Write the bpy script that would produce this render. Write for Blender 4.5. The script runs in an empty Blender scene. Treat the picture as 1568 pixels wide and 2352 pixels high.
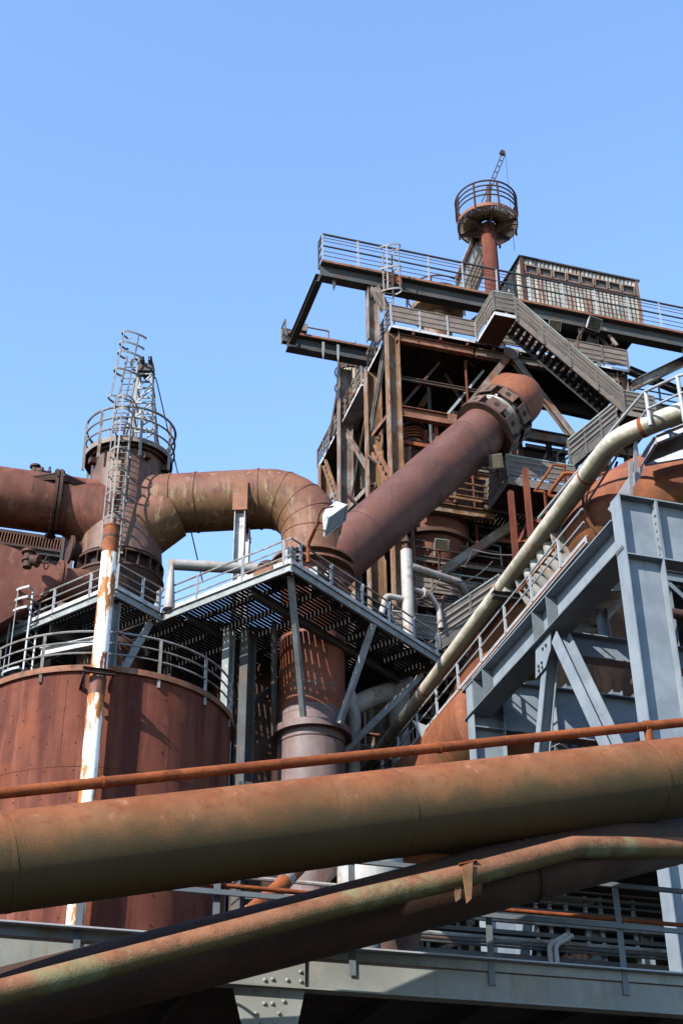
import bpy, math, random
from mathutils import Vector as V, Matrix
random.seed(7)
sc = bpy.context.scene
COL = sc.collection
R = math.radians
# ------------------------------------------------------------------ camera
FPX = 3277.0; PW, PH = 1568.0, 2352.0
YAW, PITCH, ROLL = R(17.0), R(32.3), R(0.42)
CAM = V((0, 0, 1.7))
FW = V((math.sin(YAW)*math.cos(PITCH), math.cos(YAW)*math.cos(PITCH), math.sin(PITCH)))
_r0 = V((math.cos(YAW), -math.sin(YAW), 0)); _u0 = _r0.cross(FW)
RT = _r0*math.cos(ROLL) - _u0*math.sin(ROLL); UP = _u0*math.cos(ROLL) + _r0*math.sin(ROLL)
cd = bpy.data.cameras.new('camera'); cam = bpy.data.objects.new('camera', cd); COL.objects.link(cam)
cd.sensor_fit = 'VERTICAL'; cd.sensor_height = 36; cd.sensor_width = 24; cd.lens = FPX/PH*36
cd.clip_start = 0.1; cd.clip_end = 6000
cam.matrix_world = Matrix(((RT.x, UP.x, -FW.x, CAM.x), (RT.y, UP.y, -FW.y, CAM.y), (RT.z, UP.z, -FW.z, CAM.z), (0, 0, 0, 1)))
sc.camera = cam
# ------------------------------------------------------------------ sky, sun, exposure
SUN_AZ, SUN_EL = R(58), R(33.5)        # azimuth from -Y towards -X
sd = V((-math.sin(SUN_AZ)*math.cos(SUN_EL), -math.cos(SUN_AZ)*math.cos(SUN_EL), math.sin(SUN_EL)))
w = bpy.data.worlds.new('World'); sc.world = w; w.use_nodes = True
nt = w.node_tree; bg = nt.nodes['Background']
sky = nt.nodes.new('ShaderNodeTexSky'); sky.sky_type = 'NISHITA'; sky.sun_disc = False
sky.sun_elevation = SUN_EL; sky.sun_rotation = math.atan2(sd.x, sd.y)
sky.altitude = 0; sky.air_density = 1.0; sky.dust_density = 0.0; sky.ozone_density = 4.0
nt.links.new(sky.outputs[0], bg.inputs[0]); bg.inputs[1].default_value = 0.15
sl = bpy.data.lights.new('sun', 'SUN'); so = bpy.data.objects.new('sun', sl); COL.objects.link(so)
sl.energy = 4.6; sl.angle = R(0.53); sl.color = (1.0, 0.95, 0.87)
so.rotation_euler = sd.to_track_quat('Z', 'Y').to_euler()
sc.view_settings.view_transform = 'Standard'; sc.view_settings.look = 'None'
sc.view_settings.exposure = 1.65; sc.view_settings.gamma = 1.0
sc.cycles.max_bounces = 6; sc.cycles.diffuse_bounces = 3
# ------------------------------------------------------------------ survey: a bearing read off the photograph meets a known plane
def ray(x, y): return (FW*FPX + RT*(x-PW/2) - UP*(y-PH/2)).normalized()
def aX(x, y, k): d = ray(x, y); return CAM + d*((k-CAM.x)/d.x)
def aY(x, y, k): d = ray(x, y); return CAM + d*((k-CAM.y)/d.y)
def aZ(x, y, k): d = ray(x, y); return CAM + d*((k-CAM.z)/d.z)
def aD(x, y, k): return CAM + ray(x, y)*k
def zrow(x, y, py):          # height at which the plumb line over (x, y) crosses picture row py
    lo, hi = -5.0, 90.0
    for _ in range(40):
        m_ = (lo+hi)/2; v = V((x, y, m_))-CAM
        if PH/2-FPX*v.dot(UP)/v.dot(FW) > py: lo = m_
        else: hi = m_
    return lo
# ------------------------------------------------------------------ mesh building
EX, EY, EZ = V((1, 0, 0)), V((0, 1, 0)), V((0, 0, 1))
def frame(d, up=EZ):
    d = d.normalized()
    if abs(d.dot(up)) > 0.999: up = EY if abs(d.y) < 0.9 else EX
    s = d.cross(up).normalized(); u = s.cross(d).normalized()
    return d, s, u
class MB:
    def __init__(s): s.v = []; s.f = []
    def add(s, vs, fs):
        n = len(s.v); s.v += [tuple(p) for p in vs]; s.f += [tuple(i+n for i in f) for f in fs]; return s
    def extr(s, prof, p0, p1, up=EZ):
        p0, p1 = V(p0), V(p1); d, sd_, u = frame(p1-p0, up); n = len(prof)
        vs = [p0+sd_*a+u*b for a, b in prof] + [p1+sd_*a+u*b for a, b in prof]
        fs = [(i, (i+1) % n, n+(i+1) % n, n+i) for i in range(n)]
        s.add(vs, fs + [tuple(range(n-1, -1, -1)), tuple(range(n, 2*n))]); return s
    def bar(s, p0, p1, w_, h, up=EZ):
        return s.extr([(-w_/2, -h/2), (w_/2, -h/2), (w_/2, h/2), (-w_/2, h/2)], p0, p1, up)
    def ibeam(s, p0, p1, w_, h, t=0.03, tw=0.02, up=EZ):
        a, b, c, e = w_/2, h/2, tw/2, h/2-t
        return s.extr([(-a, -b), (a, -b), (a, -e), (c, -e), (c, e), (a, e), (a, b), (-a, b), (-a, e), (-c, e), (-c, -e), (-a, -e)], p0, p1, up)
    def chan(s, p0, p1, w_, h, t=0.02, up=EZ):
        b = h/2
        return s.extr([(0, -b), (w_, -b), (w_, -b+t), (t, -b+t), (t, b-t), (w_, b-t), (w_, b), (0, b)], p0, p1, up)
    def angle(s, p0, p1, w_, t=0.015, up=EZ):
        return s.extr([(0, 0), (w_, 0), (w_, t), (t, t), (t, w_), (0, w_)], p0, p1, up)
    def box(s, c, sx, sy, sz, ax=None):
        c = V(c); x, y, z = ax or (EX, EY, EZ)
        vs = [c+x*(sx/2*i)+y*(sy/2*j)+z*(sz/2*k) for i in (-1, 1) for j in (-1, 1) for k in (-1, 1)]
        return s.add(vs, [(0, 1, 3, 2), (4, 6, 7, 5), (0, 4, 5, 1), (2, 3, 7, 6), (0, 2, 6, 4), (1, 5, 7, 3)])
    def tube(s, pts, r, n=16, caps=True, closed=False):
        pts = [V(p) for p in pts]; m = len(pts); rs = r if isinstance(r, (list, tuple)) else [r]*m
        tang = []
        for i in range(m):
            a = pts[(i-1) % m] if (closed or i > 0) else pts[i]; b = pts[(i+1) % m] if (closed or i < m-1) else pts[i]
            tang.append((b-a).normalized())
        d, sd_, u = frame(tang[0]); vs = []; fs = []
        for i in range(m):
            t = tang[i]; sd_ = (sd_ - t*sd_.dot(t)).normalized(); u = sd_.cross(t)
            k = 1.0
            if (closed or 0 < i < m-1):
                a = (pts[i]-pts[i-1]).normalized(); c = max(0.5, a.dot(t)); k = 1.0/c if c < 0.98 else 1.0
            for j in range(n):
                q = 2*math.pi*j/n; vs.append(pts[i]+(sd_*math.cos(q)+u*math.sin(q))*rs[i])
        L = m if closed else m-1
        for i in range(L):
            i2 = (i+1) % m
            for j in range(n):
                fs.append((i*n+j, i*n+(j+1) % n, i2*n+(j+1) % n, i2*n+j))
        if caps and not closed: fs += [tuple(range(n-1, -1, -1)), tuple((m-1)*n+j for j in range(n))]
        return s.add(vs, fs)
    def lathe(s, o, prof, n=40, axis=EZ, closed=False):
        # prof: list of (radius, distance along axis)
        o = V(o); d, sd_, u = frame(V(axis), EZ if abs(V(axis).normalized().z) < 0.9 else EY); vs = []; fs = []; m = len(prof)
        for r, h in prof:
            for j in range(n):
                q = 2*math.pi*j/n; vs.append(o+d*h+(sd_*math.cos(q)+u*math.sin(q))*r)
        for i in range(m if closed else m-1):
            i2 = (i+1) % m
            for j in range(n): fs.append((i*n+j, i*n+(j+1) % n, i2*n+(j+1) % n, i2*n+j))
        if not closed: fs += [tuple(range(n-1, -1, -1)), tuple((m-1)*n+j for j in range(n))]
        return s.add(vs, fs)
    def ring(s, o, r0, r1, h0, h1, n=40, axis=EZ): return s.lathe(o, [(r0, h0), (r1, h0), (r1, h1), (r0, h1)], n, axis, closed=True)
    def plate(s, poly, nrm, t):
        nrm = V(nrm).normalized(); n = len(poly); poly = [V(p) for p in poly]
        vs = [p-nrm*(t/2) for p in poly]+[p+nrm*(t/2) for p in poly]
        return s.add(vs, [tuple(range(n-1, -1, -1)), tuple(range(n, 2*n))]+[(i, (i+1) % n, n+(i+1) % n, n+i) for i in range(n)])
    def mesh(s, name, off=V((0, 0, 0))):
        me = bpy.data.meshes.new(name); me.from_pydata([(a-off.x, b-off.y, c-off.z) for a, b, c in s.v], [], s.f); me.validate(); me.update()
        import bmesh
        b = bmesh.new(); b.from_mesh(me); bmesh.ops.recalc_face_normals(b, faces=b.faces); b.to_mesh(me); b.free()
        me.polygons.foreach_set('use_smooth', [True]*len(me.polygons)); me.set_sharp_from_angle(angle=R(38))
        return me
def arc(c, r, a0, a1, n, x=EX, y=EY): return [V(c)+x*(r*math.cos(R(a0+(a1-a0)*i/n)))+y*(r*math.sin(R(a0+(a1-a0)*i/n))) for i in range(n+1)]
def bend(pts, rad, n=7):
    # round off the corners of a polyline
    pts = [V(p) for p in pts]; out = [pts[0]]
    for i in range(1, len(pts)-1):
        p, a, b = pts[i], pts[i-1], pts[i+1]; da, db = (a-p).normalized(), (b-p).normalized()
        q = min(rad/math.tan(math.acos(max(-1, min(1, da.dot(db))))/2), (a-p).length*.48, (b-p).length*.48)
        p0, p1 = p+da*q, p+db*q
        for k in range(n+1):
            t = k/n; out.append(p0*(1-t)**2+p*2*t*(1-t)+p1*t*t)
    return out+[pts[-1]]
# ------------------------------------------------------------------ things and parts
class Thing:
    def __init__(s, name, label, cat, loc, group=None, kind=None, mb=None, mat=None):
        s.loc = V(loc)
        if mb is None: s.o = bpy.data.objects.new(name, None); s.o.empty_display_size = 0.3
        else: s.o = bpy.data.objects.new(name, mb.mesh(name, s.loc)); s.o.data.materials.append(mat)
        COL.objects.link(s.o); s.o.location = s.loc
        if label: s.o['label'] = label
        if cat: s.o['category'] = cat
        if group: s.o['group'] = group
        if kind: s.o['kind'] = kind
    def part(s, name, mb, mat, parent=None, label=None):
        o = bpy.data.objects.new(name, mb.mesh(name, s.loc)); o.data.materials.append(mat); COL.objects.link(o)
        o.parent = parent or s.o
        if label: o['label'] = label
        return o
    def dup(s, name, me, at, parent):
        # one more piece that shares mesh data `me`, standing at world point `at`
        o = bpy.data.objects.new(name, me); COL.objects.link(o); o.parent = parent or s.o; o.location = V(at)-s.loc
        if name == 'post': o.rotation_euler = (random.uniform(-.016, .016), random.uniform(-.016, .016), 0)
        return o
def solo(name, label, cat, mb, mat, loc=None, group=None, kind=None):
    loc = V(loc) if loc is not None else V(mb.v[0])
    return Thing(name, label, cat, loc, group, kind, mb, mat)
_cache = {}
def shared(key, fn, mat):
    if key not in _cache:
        me = fn().mesh(key[0]); me.materials.append(mat); _cache[key] = me
    return _cache[key]
def spread(pts, sp):
    out = []
    for a, b in zip(pts[:-1], pts[1:]):
        a, b = V(a), V(b); n = max(1, round((b-a).length/sp))
        out += [a+(b-a)*(i/n) for i in range(n)]
    return out+[V(pts[-1])]
def railing(t, pts, m, h=1.1, rails=(0.37, 0.73, 1.1), sp=1.7, pw=0.07, rr=0.028, toe=None, toe_m=None, posts=None, panel=None, panel_m=None, closed=False, parent=None, post_m=None, drop=0.0):
    pts = [V(p) for p in pts]; mb = MB(); line = pts+([pts[0]] if closed else [])
    for z in rails:
        r_ = rr*1.25 if z == max(rails) else rr
        mb.tube([p+EZ*z for p in pts], r_, 6, closed=closed)
    o = t.part('railing', mb, m, parent)
    me = shared(('post', round(h, 2), pw, (post_m or m).name, round(drop, 2)), lambda: MB().bar((0, 0, -drop), (0, 0, h), pw, pw*.7, EY), post_m or m)
    ps = [V(p) for p in posts] if posts else spread(line, sp)
    if closed and not posts: ps = ps[:-1]
    for p in ps: t.dup('post', me, p, o)
    if toe:
        q = MB()
        for a, b in zip(line[:-1], line[1:]): q.bar(a+EZ*(toe/2+.01), b+EZ*(toe/2+.01), 0.012, toe)
        t.part('toe_board', q, toe_m or m, o)
    if panel:
        q = MB()
        for a, b in zip(line[:-1], line[1:]):
            n = (b-a).cross(EZ).normalized()
            q.plate([a+EZ*panel[0], b+EZ*panel[0], b+EZ*panel[1], a+EZ*panel[1]], n, 0.01)
        t.part('side_panel', q, panel_m or m, o)
    return o
def ladder(label, p0, p1, side, m, width=0.5, cage=None, out=None, hoop_r=0.4, group='ladders on the plant', hoops=None, rung=0.3, name='caged_ladder', sr=0.03):
    p0, p1, side = V(p0), V(p1), V(side).normalized(); d = (p1-p0); L = d.length; d.normalize()
    t = Thing(name, label, 'ladder', p0, group)
    for q in (-1, 1): t.part('stile', MB().bar(p0+side*q*width/2, p1+side*q*width/2, sr*2, sr*1.6, side), m)
    n = int(L/rung); me = MB().tube([side*(-width/2), side*(width/2)], 0.022, 6).mesh('rung'); me.materials.append(m)
    for i in range(1, n+1): t.dup('rung', me, p0+d*(L*i/(n+1)), t.o)
    if cage:
        out = V(out).normalized(); hm = MB(); pts = []
        for i in range(13):
            a = math.pi*i/12
            pts.append(side*(-math.cos(a)*hoop_r) + out*(math.sin(a)*hoop_r*1.7))
        pts = [side*(-width/2)] + pts + [side*(width/2)]
        hm = MB()
        for a, b in zip(pts[:-1], pts[1:]): hm.bar(a, b, 0.02, 0.10, d)
        hme = hm.mesh('hoop'); hme.materials.append(m)
        hs = hoops or [cage[0]+(cage[1]-cage[0])*i/max(1, round((cage[1]-cage[0])/1.1)) for i in range(max(1, round((cage[1]-cage[0])/1.1))+1)]
        for h in hs: t.dup('cage_hoop', hme, p0+d*h, t.o)
        for k in (3, 7, 11): t.part('cage_strap', MB().bar(p0+d*hs[0]+pts[k], p0+d*hs[-1]+pts[k], 0.07, 0.02, pts[k]), m)
    return t
# ------------------------------------------------------------------ materials
TONE = 0.455
def mat(name, base, layers=(), rough=0.75, metal=0.0, bump=0.0, bscale=30.0, bdist=0.02, spec=0.35, var=0.25, tone=None):
    TONE = tone or globals()['TONE']
    def hue(c):      # rust reads redder than the swatches it was mixed from
        if c[0] > 1.45*c[1]:
            l = 0.3*c[0]+0.6*c[1]+0.1*c[2]; c = tuple(max(0.004, l+(k-l)*1.06) for k in c)
        return tuple(k*TONE for k in c)
    base = hue(base); layers = [dict(ly, c=hue(ly['c'])) for ly in layers]; spec *= 0.6
    m = bpy.data.materials.new(name); m.use_nodes = True; t = m.node_tree; N = t.nodes; Lk = t.links
    p = N['Principled BSDF']; p.inputs['Roughness'].default_value = rough; p.inputs['Metallic'].default_value = metal
    p.inputs['Specular IOR Level'].default_value = spec
    tc = N.new('ShaderNodeTexCoord'); oi = N.new('ShaderNodeObjectInfo')
    ml = N.new('ShaderNodeMath'); ml.operation = 'MULTIPLY'; ml.inputs[1].default_value = 37.0; Lk.new(oi.outputs['Random'], ml.inputs[0])
    va = N.new('ShaderNodeVectorMath'); va.operation = 'ADD'; Lk.new(tc.outputs['Object'], va.inputs[0]); Lk.new(ml.outputs[0], va.inputs[1])
    co = va.outputs[0]
    def noise(s, st=(1, 1, 1), det=5.0, ro=0.6):
        mp = N.new('ShaderNodeMapping'); mp.inputs['Scale'].default_value = st; Lk.new(co, mp.inputs[0])
        n = N.new('ShaderNodeTexNoise'); n.inputs['Scale'].default_value = s; n.inputs['Detail'].default_value = det; n.inputs['Roughness'].default_value = ro
        Lk.new(mp.outputs[0], n.inputs['Vector']); return n.outputs['Fac']
    def ramp(fac, lo, hi):
        r = N.new('ShaderNodeMapRange'); r.interpolation_type = 'SMOOTHSTEP'; r.inputs['From Min'].default_value = lo; r.inputs['From Max'].default_value = hi
        Lk.new(fac, r.inputs['Value']); return r.outputs[0]
    def mixc(f, a, b):
        x = N.new('ShaderNodeMix'); x.data_type = 'RGBA'; Lk.new(f, x.inputs[0])
        if isinstance(a, tuple): x.inputs[6].default_value = (*a, 1)
        else: Lk.new(a, x.inputs[6])
        x.inputs[7].default_value = (*b, 1); return x.outputs[2]
    # large and fine tonal variation of the base
    f = ramp(noise(0.9), 0.3, 0.7)
    c = mixc(f, tuple(k*(1-var) for k in base), tuple(min(1, k*(1+var)) for k in base))
    f2 = ramp(noise(11.0, det=8, ro=0.75), 0.35, 0.75)
    x = N.new('ShaderNodeMath'); x.operation = 'MULTIPLY'; x.inputs[1].default_value = var*1.3; Lk.new(f2, x.inputs[0])
    c = mixc(x.outputs[0], c, tuple(k*0.45 for k in base))
    for ly in layers:
        f = ramp(noise(ly.get('s', 2.0), ly.get('st', (1, 1, 1)), ly.get('det', 6.0), ly.get('ro', 0.65)), ly['lo'], ly['hi'])
        if 'nz' in ly:    # growth that keeps to faces turned a certain way (algae on a belly, dust on a top)
            g = N.new('ShaderNodeNewGeometry'); sp = N.new('ShaderNodeSeparateXYZ'); Lk.new(g.outputs['Normal'], sp.inputs[0])
            ad = N.new('ShaderNodeMath'); ad.operation = 'ADD'; Lk.new(sp.outputs['Z'], ad.inputs[0])
            wob = N.new('ShaderNodeMath'); wob.operation = 'MULTIPLY_ADD'; Lk.new(f, wob.inputs[0]); wob.inputs[1].default_value = ly.get('wob', 0.5); wob.inputs[2].default_value = -ly.get('wob', 0.5)/2
            Lk.new(wob.outputs[0], ad.inputs[1]); f = ramp(ad.outputs[0], ly['nz'][0], ly['nz'][1])
        if 'nzm' in ly:
            g = N.new('ShaderNodeNewGeometry'); sp = N.new('ShaderNodeSeparateXYZ'); Lk.new(g.outputs['Normal'], sp.inputs[0])
            x = N.new('ShaderNodeMath'); x.operation = 'MULTIPLY'; Lk.new(f, x.inputs[0]); Lk.new(ramp(sp.outputs['Z'], *ly['nzm']), x.inputs[1]); f = x.outputs[0]
        a = ly.get('a', 1.0)
        if a < 1:
            x = N.new('ShaderNodeMath'); x.operation = 'MULTIPLY'; x.inputs[1].default_value = a; Lk.new(f, x.inputs[0]); f = x.outputs[0]
        c = mixc(f, c, ly['c'])
    Lk.new(c, p.inputs['Base Color'])
    rr = N.new('ShaderNodeMapRange'); rr.inputs['To Min'].default_value = max(0.05, rough-0.15); rr.inputs['To Max'].default_value = min(1, rough+0.15)
    Lk.new(noise(3.0), rr.inputs['Value']); Lk.new(rr.outputs[0], p.inputs['Roughness'])
    if bump:
        b = N.new('ShaderNodeBump'); b.inputs['Strength'].default_value = bump; b.inputs['Distance'].default_value = bdist
        Lk.new(noise(bscale, det=4), b.inputs['Height']); Lk.new(b.outputs[0], p.inputs['Normal'])
    return m
ST = (1, 1, 0.12)      # long vertical runs
M = {}
M['pipe_front'] = mat('rust_front_pipe', (0.27, 0.098, 0.045), [
    dict(c=(0.33, 0.15, 0.08), s=1.3, lo=0.45, hi=0.7, a=0.7), dict(c=(0.17, 0.05, 0.022), s=5, lo=0.5, hi=0.72, a=0.7),
    dict(c=(0.40, 0.17, 0.055), s=22, lo=0.62, hi=0.75, a=0.6), dict(c=(0.12, 0.045, 0.022), s=5, st=(1, 1, 0.14), lo=0.57, hi=0.70, a=0.5), dict(c=(0.44, 0.22, 0.13), s=2.6, lo=0.63, hi=0.66, a=0.5), dict(c=(0.10, 0.034, 0.016), s=1.9, lo=0.66, hi=0.69, a=0.6),
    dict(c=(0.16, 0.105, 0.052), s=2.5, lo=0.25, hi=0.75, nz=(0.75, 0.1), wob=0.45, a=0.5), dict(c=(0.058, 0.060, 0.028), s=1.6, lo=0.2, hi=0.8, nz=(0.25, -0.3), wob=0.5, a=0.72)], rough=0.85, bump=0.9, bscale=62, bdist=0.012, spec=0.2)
M['pipe_thin'] = mat('rust_thin_pipe', (0.30, 0.085, 0.03), [dict(c=(0.16, 0.045, 0.018), s=4, lo=0.45, hi=0.7), dict(c=(0.42, 0.15, 0.05), s=9, lo=0.55, hi=0.75, a=0.6)], rough=0.8, bump=0.4, spec=0.25)
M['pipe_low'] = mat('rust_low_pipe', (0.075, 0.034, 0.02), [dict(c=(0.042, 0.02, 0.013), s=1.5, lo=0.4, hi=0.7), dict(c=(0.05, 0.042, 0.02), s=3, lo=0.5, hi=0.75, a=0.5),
    dict(c=(0.17, 0.06, 0.028), s=14, lo=0.58, hi=0.75, a=0.5)], rough=0.8, bump=0.6, bscale=45)  # rust base darkened to carry the shadow of the broad pipe above
M['pipe_moss'] = mat('rust_mossy_pipe', (0.26, 0.115, 0.06), [dict(c=(0.15, 0.055, 0.028), s=3, lo=0.45, hi=0.7), dict(c=(0.36, 0.19, 0.12), s=7, lo=0.55, hi=0.72, a=0.6),
    dict(c=(0.075, 0.085, 0.022), s=2.2, lo=0.2, hi=0.8, nz=(0.15, -0.5), wob=0.9, a=0.65), dict(c=(0.21, 0.24, 0.12), s=0.8, lo=0.55, hi=0.66, a=0.6)], rough=0.8, bump=0.6, bscale=35)
M['tank'] = mat('rust_tank', (0.195, 0.064, 0.04), [dict(c=(0.10, 0.028, 0.02), s=1.3, st=(1, 1, 0.07), lo=0.42, hi=0.62, det=5), dict(c=(0.30, 0.12, 0.08), s=2.2, st=(1, 1, 0.09), lo=0.54, hi=0.70, a=0.7, det=6),
    dict(c=(0.30, 0.085, 0.03), s=0.5, lo=0.52, hi=0.75, a=0.6), dict(c=(0.07, 0.022, 0.018), s=5, st=(1, 1, 0.04), lo=0.62, hi=0.75, a=0.6)], rough=0.8, bump=0.15, spec=0.2, var=0.15)
M['vert_red'] = mat('rust_red_downcomer', (0.25, 0.085, 0.05), [dict(c=(0.13, 0.045, 0.03), s=2.2, st=(1, 1, 0.08), lo=0.45, hi=0.68, a=0.8), dict(c=(0.34, 0.10, 0.035), s=0.8, lo=0.5, hi=0.66, a=0.7), dict(c=(0.30, 0.21, 0.20), s=4, st=(1, 1, 0.06), lo=0.60, hi=0.72, a=0.7)], rough=0.65, bump=0.1, spec=0.3)
M['vert'] = mat('rust_downcomer', (0.20, 0.142, 0.135), [dict(c=(0.25, 0.11, 0.06), s=2.5, st=(1, 1, 0.05), lo=0.60, hi=0.68, a=0.8), dict(c=(0.12, 0.05, 0.035), s=3, st=(1, 1, 0.07), lo=0.5, hi=0.7, a=0.8),
    dict(c=(0.30, 0.20, 0.19), s=4, st=(1, 1, 0.06), lo=0.57, hi=0.72, a=0.7)], rough=0.6, bump=0.1, spec=0.4)
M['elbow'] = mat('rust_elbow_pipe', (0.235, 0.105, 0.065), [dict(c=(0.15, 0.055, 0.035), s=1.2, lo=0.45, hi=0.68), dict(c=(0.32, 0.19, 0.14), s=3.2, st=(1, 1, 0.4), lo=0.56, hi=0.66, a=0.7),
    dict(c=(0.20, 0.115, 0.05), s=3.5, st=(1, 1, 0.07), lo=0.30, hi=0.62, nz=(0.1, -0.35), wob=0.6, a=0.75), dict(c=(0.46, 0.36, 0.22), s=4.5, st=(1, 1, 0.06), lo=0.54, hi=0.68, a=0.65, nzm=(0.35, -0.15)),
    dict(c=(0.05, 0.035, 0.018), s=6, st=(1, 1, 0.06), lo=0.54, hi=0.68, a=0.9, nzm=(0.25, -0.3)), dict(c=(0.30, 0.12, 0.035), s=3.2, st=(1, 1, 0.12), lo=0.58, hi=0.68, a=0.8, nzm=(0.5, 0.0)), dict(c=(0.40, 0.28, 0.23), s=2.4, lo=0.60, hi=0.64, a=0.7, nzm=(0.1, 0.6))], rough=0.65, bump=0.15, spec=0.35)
M['tower'] = mat('rust_valve_tower', (0.185, 0.10, 0.07), [dict(c=(0.11, 0.065, 0.055), s=1.0, lo=0.42, hi=0.62), dict(c=(0.33, 0.23, 0.14), s=2.5, st=(1, 1, 0.15), lo=0.54, hi=0.72, a=0.8),
    dict(c=(0.08, 0.04, 0.03), s=4, st=(1, 1, 0.07), lo=0.58, hi=0.72, a=0.7)], rough=0.6, bump=0.1, spec=0.4)
M['diag'] = mat('rust_gas_downcomer', (0.145, 0.066, 0.052), [dict(c=(0.10, 0.042, 0.036), s=0.8, lo=0.42, hi=0.68, a=0.8), dict(c=(0.21, 0.11, 0.09), s=34, lo=0.55, hi=0.68, a=0.45), dict(c=(0.07, 0.03, 0.026), s=2.6, st=(1, 1, 0.2), lo=0.55, hi=0.72, a=0.5), dict(c=(0.22, 0.115, 0.085), s=1.3, lo=0.61, hi=0.635, a=0.4), dict(c=(0.24, 0.085, 0.045), s=0.4, lo=0.5, hi=0.7, a=0.6)], rough=0.62, bump=0.25, bscale=60, spec=0.3)
M['elbow_or'] = mat('orange_rust_elbow', (0.27, 0.095, 0.045), [dict(c=(0.17, 0.06, 0.038), s=0.9, lo=0.45, hi=0.66), dict(c=(0.36, 0.13, 0.05), s=3, lo=0.54, hi=0.7, a=0.6)], rough=0.75, bump=0.2)
M['orange'] = mat('rust_gas_main', (0.275, 0.10, 0.05), [dict(c=(0.19, 0.068, 0.042), s=0.6, lo=0.42, hi=0.66), dict(c=(0.40, 0.14, 0.045), s=2.5, lo=0.52, hi=0.7, a=0.6), dict(c=(0.55, 0.36, 0.17), s=1.1, st=(1, 1, 0.5), lo=0.66, hi=0.72, a=0.85),
    dict(c=(0.12, 0.09, 0.03), s=2, lo=0.3, hi=0.7, nz=(-0.35, -0.8), wob=0.5, a=0.7)], rough=0.75, bump=0.15, spec=0.25)
M['hot_rust'] = mat('bright_rust', (0.33, 0.10, 0.035), [dict(c=(0.16, 0.05, 0.024), s=2.5, lo=0.45, hi=0.68), dict(c=(0.42, 0.19, 0.07), s=8, lo=0.55, hi=0.72, a=0.7)], rough=0.8, bump=0.3)
M['rust_dk'] = mat('dark_rust', (0.10, 0.048, 0.033), [dict(c=(0.05, 0.026, 0.02), s=1.8, lo=0.42, hi=0.66), dict(c=(0.18, 0.075, 0.04), s=4, lo=0.57, hi=0.74, a=0.6)], rough=0.75, bump=0.2)
M['soot'] = mat('soot_black_cladding', (0.022, 0.018, 0.016), [dict(c=(0.05, 0.035, 0.028), s=1.2, st=(1, 1, .3), lo=0.5, hi=0.7, a=0.8)], rough=0.95, tone=0.5, spec=0.0)  # near-black colour stands for overhead shade on walls the sun still reaches
M['sooty'] = mat('sooty_steel', (0.035, 0.027, 0.023), [dict(c=(0.085, 0.045, 0.03), s=2.2, lo=0.54, hi=0.72, a=0.7)], rough=0.85, bump=0.1)  # near-black base also carries the shade under bridge and tower decks
M['grey'] = mat('blue_grey_paint', (0.245, 0.29, 0.335), [dict(c=(0.31, 0.35, 0.385), s=0.9, lo=0.42, hi=0.68, a=0.6), dict(c=(0.15, 0.175, 0.19), s=3, st=ST, lo=0.58, hi=0.76, a=0.5),
    dict(c=(0.17, 0.16, 0.08), s=2.2, st=(1, 1, .3), lo=0.66, hi=0.78, a=0.5), dict(c=(0.20, 0.09, 0.04), s=5, st=(1, 1, .2), lo=0.66, hi=0.76, a=0.6), dict(c=(0.17, 0.07, 0.03), s=6.5, lo=0.68, hi=0.70, a=0.85), dict(c=(0.31, 0.35, 0.385), s=0.5, st=(1, 1, .4), lo=0.52, hi=0.60, a=0.5)], rough=0.5, bump=0.06, spec=0.4, var=0.12)
M['grey_moss'] = mat('blue_grey_paint_mossy', (0.17, 0.20, 0.225), [dict(c=(0.21, 0.235, 0.25), s=0.9, lo=0.42, hi=0.68, a=0.6), dict(c=(0.14, 0.14, 0.05), s=1.4, lo=0.52, hi=0.7, a=0.7), dict(c=(0.20, 0.08, 0.03), s=4, lo=0.64, hi=0.76, a=0.6)], rough=0.55, bump=0.1, var=0.12)
M['bridge'] = mat('weathered_bridge_paint', (0.33, 0.335, 0.305), [dict(c=(0.25, 0.26, 0.24), s=1.2, lo=0.42, hi=0.66, a=0.8), dict(c=(0.30, 0.20, 0.08), s=3.0, st=(1, 1, 0.1), lo=0.54, hi=0.70, a=0.7), dict(c=(0.13, 0.12, 0.105), s=1.7, st=(1, 1, .3), lo=0.56, hi=0.74, a=0.6),
    dict(c=(0.16, 0.08, 0.035), s=7, st=(1, 1, 0.15), lo=0.68, hi=0.78, a=0.8)], rough=0.6, bump=0.1, var=0.1)
M['flange'] = mat('pale_flange_paint', (0.48, 0.50, 0.55), [dict(c=(0.30, 0.30, 0.28), s=4, lo=0.55, hi=0.72, a=0.6), dict(c=(0.26, 0.13, 0.06), s=9, lo=0.66, hi=0.76, a=0.7)], rough=0.5, var=0.1)
M['plat'] = mat('weathered_platform_paint', (0.31, 0.33, 0.33), [dict(c=(0.43, 0.455, 0.455), s=3, lo=0.5, hi=0.66, a=0.8), dict(c=(0.14, 0.16, 0.165), s=2.2, st=(1, 1, .4), lo=0.54, hi=0.7, a=0.75),
    dict(c=(0.28, 0.15, 0.08), s=4, st=(1, 1, 0.3), lo=0.60, hi=0.72, a=0.75)], rough=0.6, bump=0.1)
M['rail'] = mat('weathered_rail', (0.30, 0.30, 0.285), [dict(c=(0.20, 0.105, 0.06), s=1.5, lo=0.48, hi=0.62, a=0.8), dict(c=(0.14, 0.14, 0.14), s=3, lo=0.5, hi=0.7, a=0.6)], rough=0.65)
M['galv'] = mat('galvanised_rail', (0.42, 0.44, 0.46), [dict(c=(0.30, 0.19, 0.11), s=2.2, lo=0.60, hi=0.72, a=0.8), dict(c=(0.25, 0.27, 0.29), s=2, lo=0.5, hi=0.7, a=0.6)], rough=0.5, var=0.12)
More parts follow.
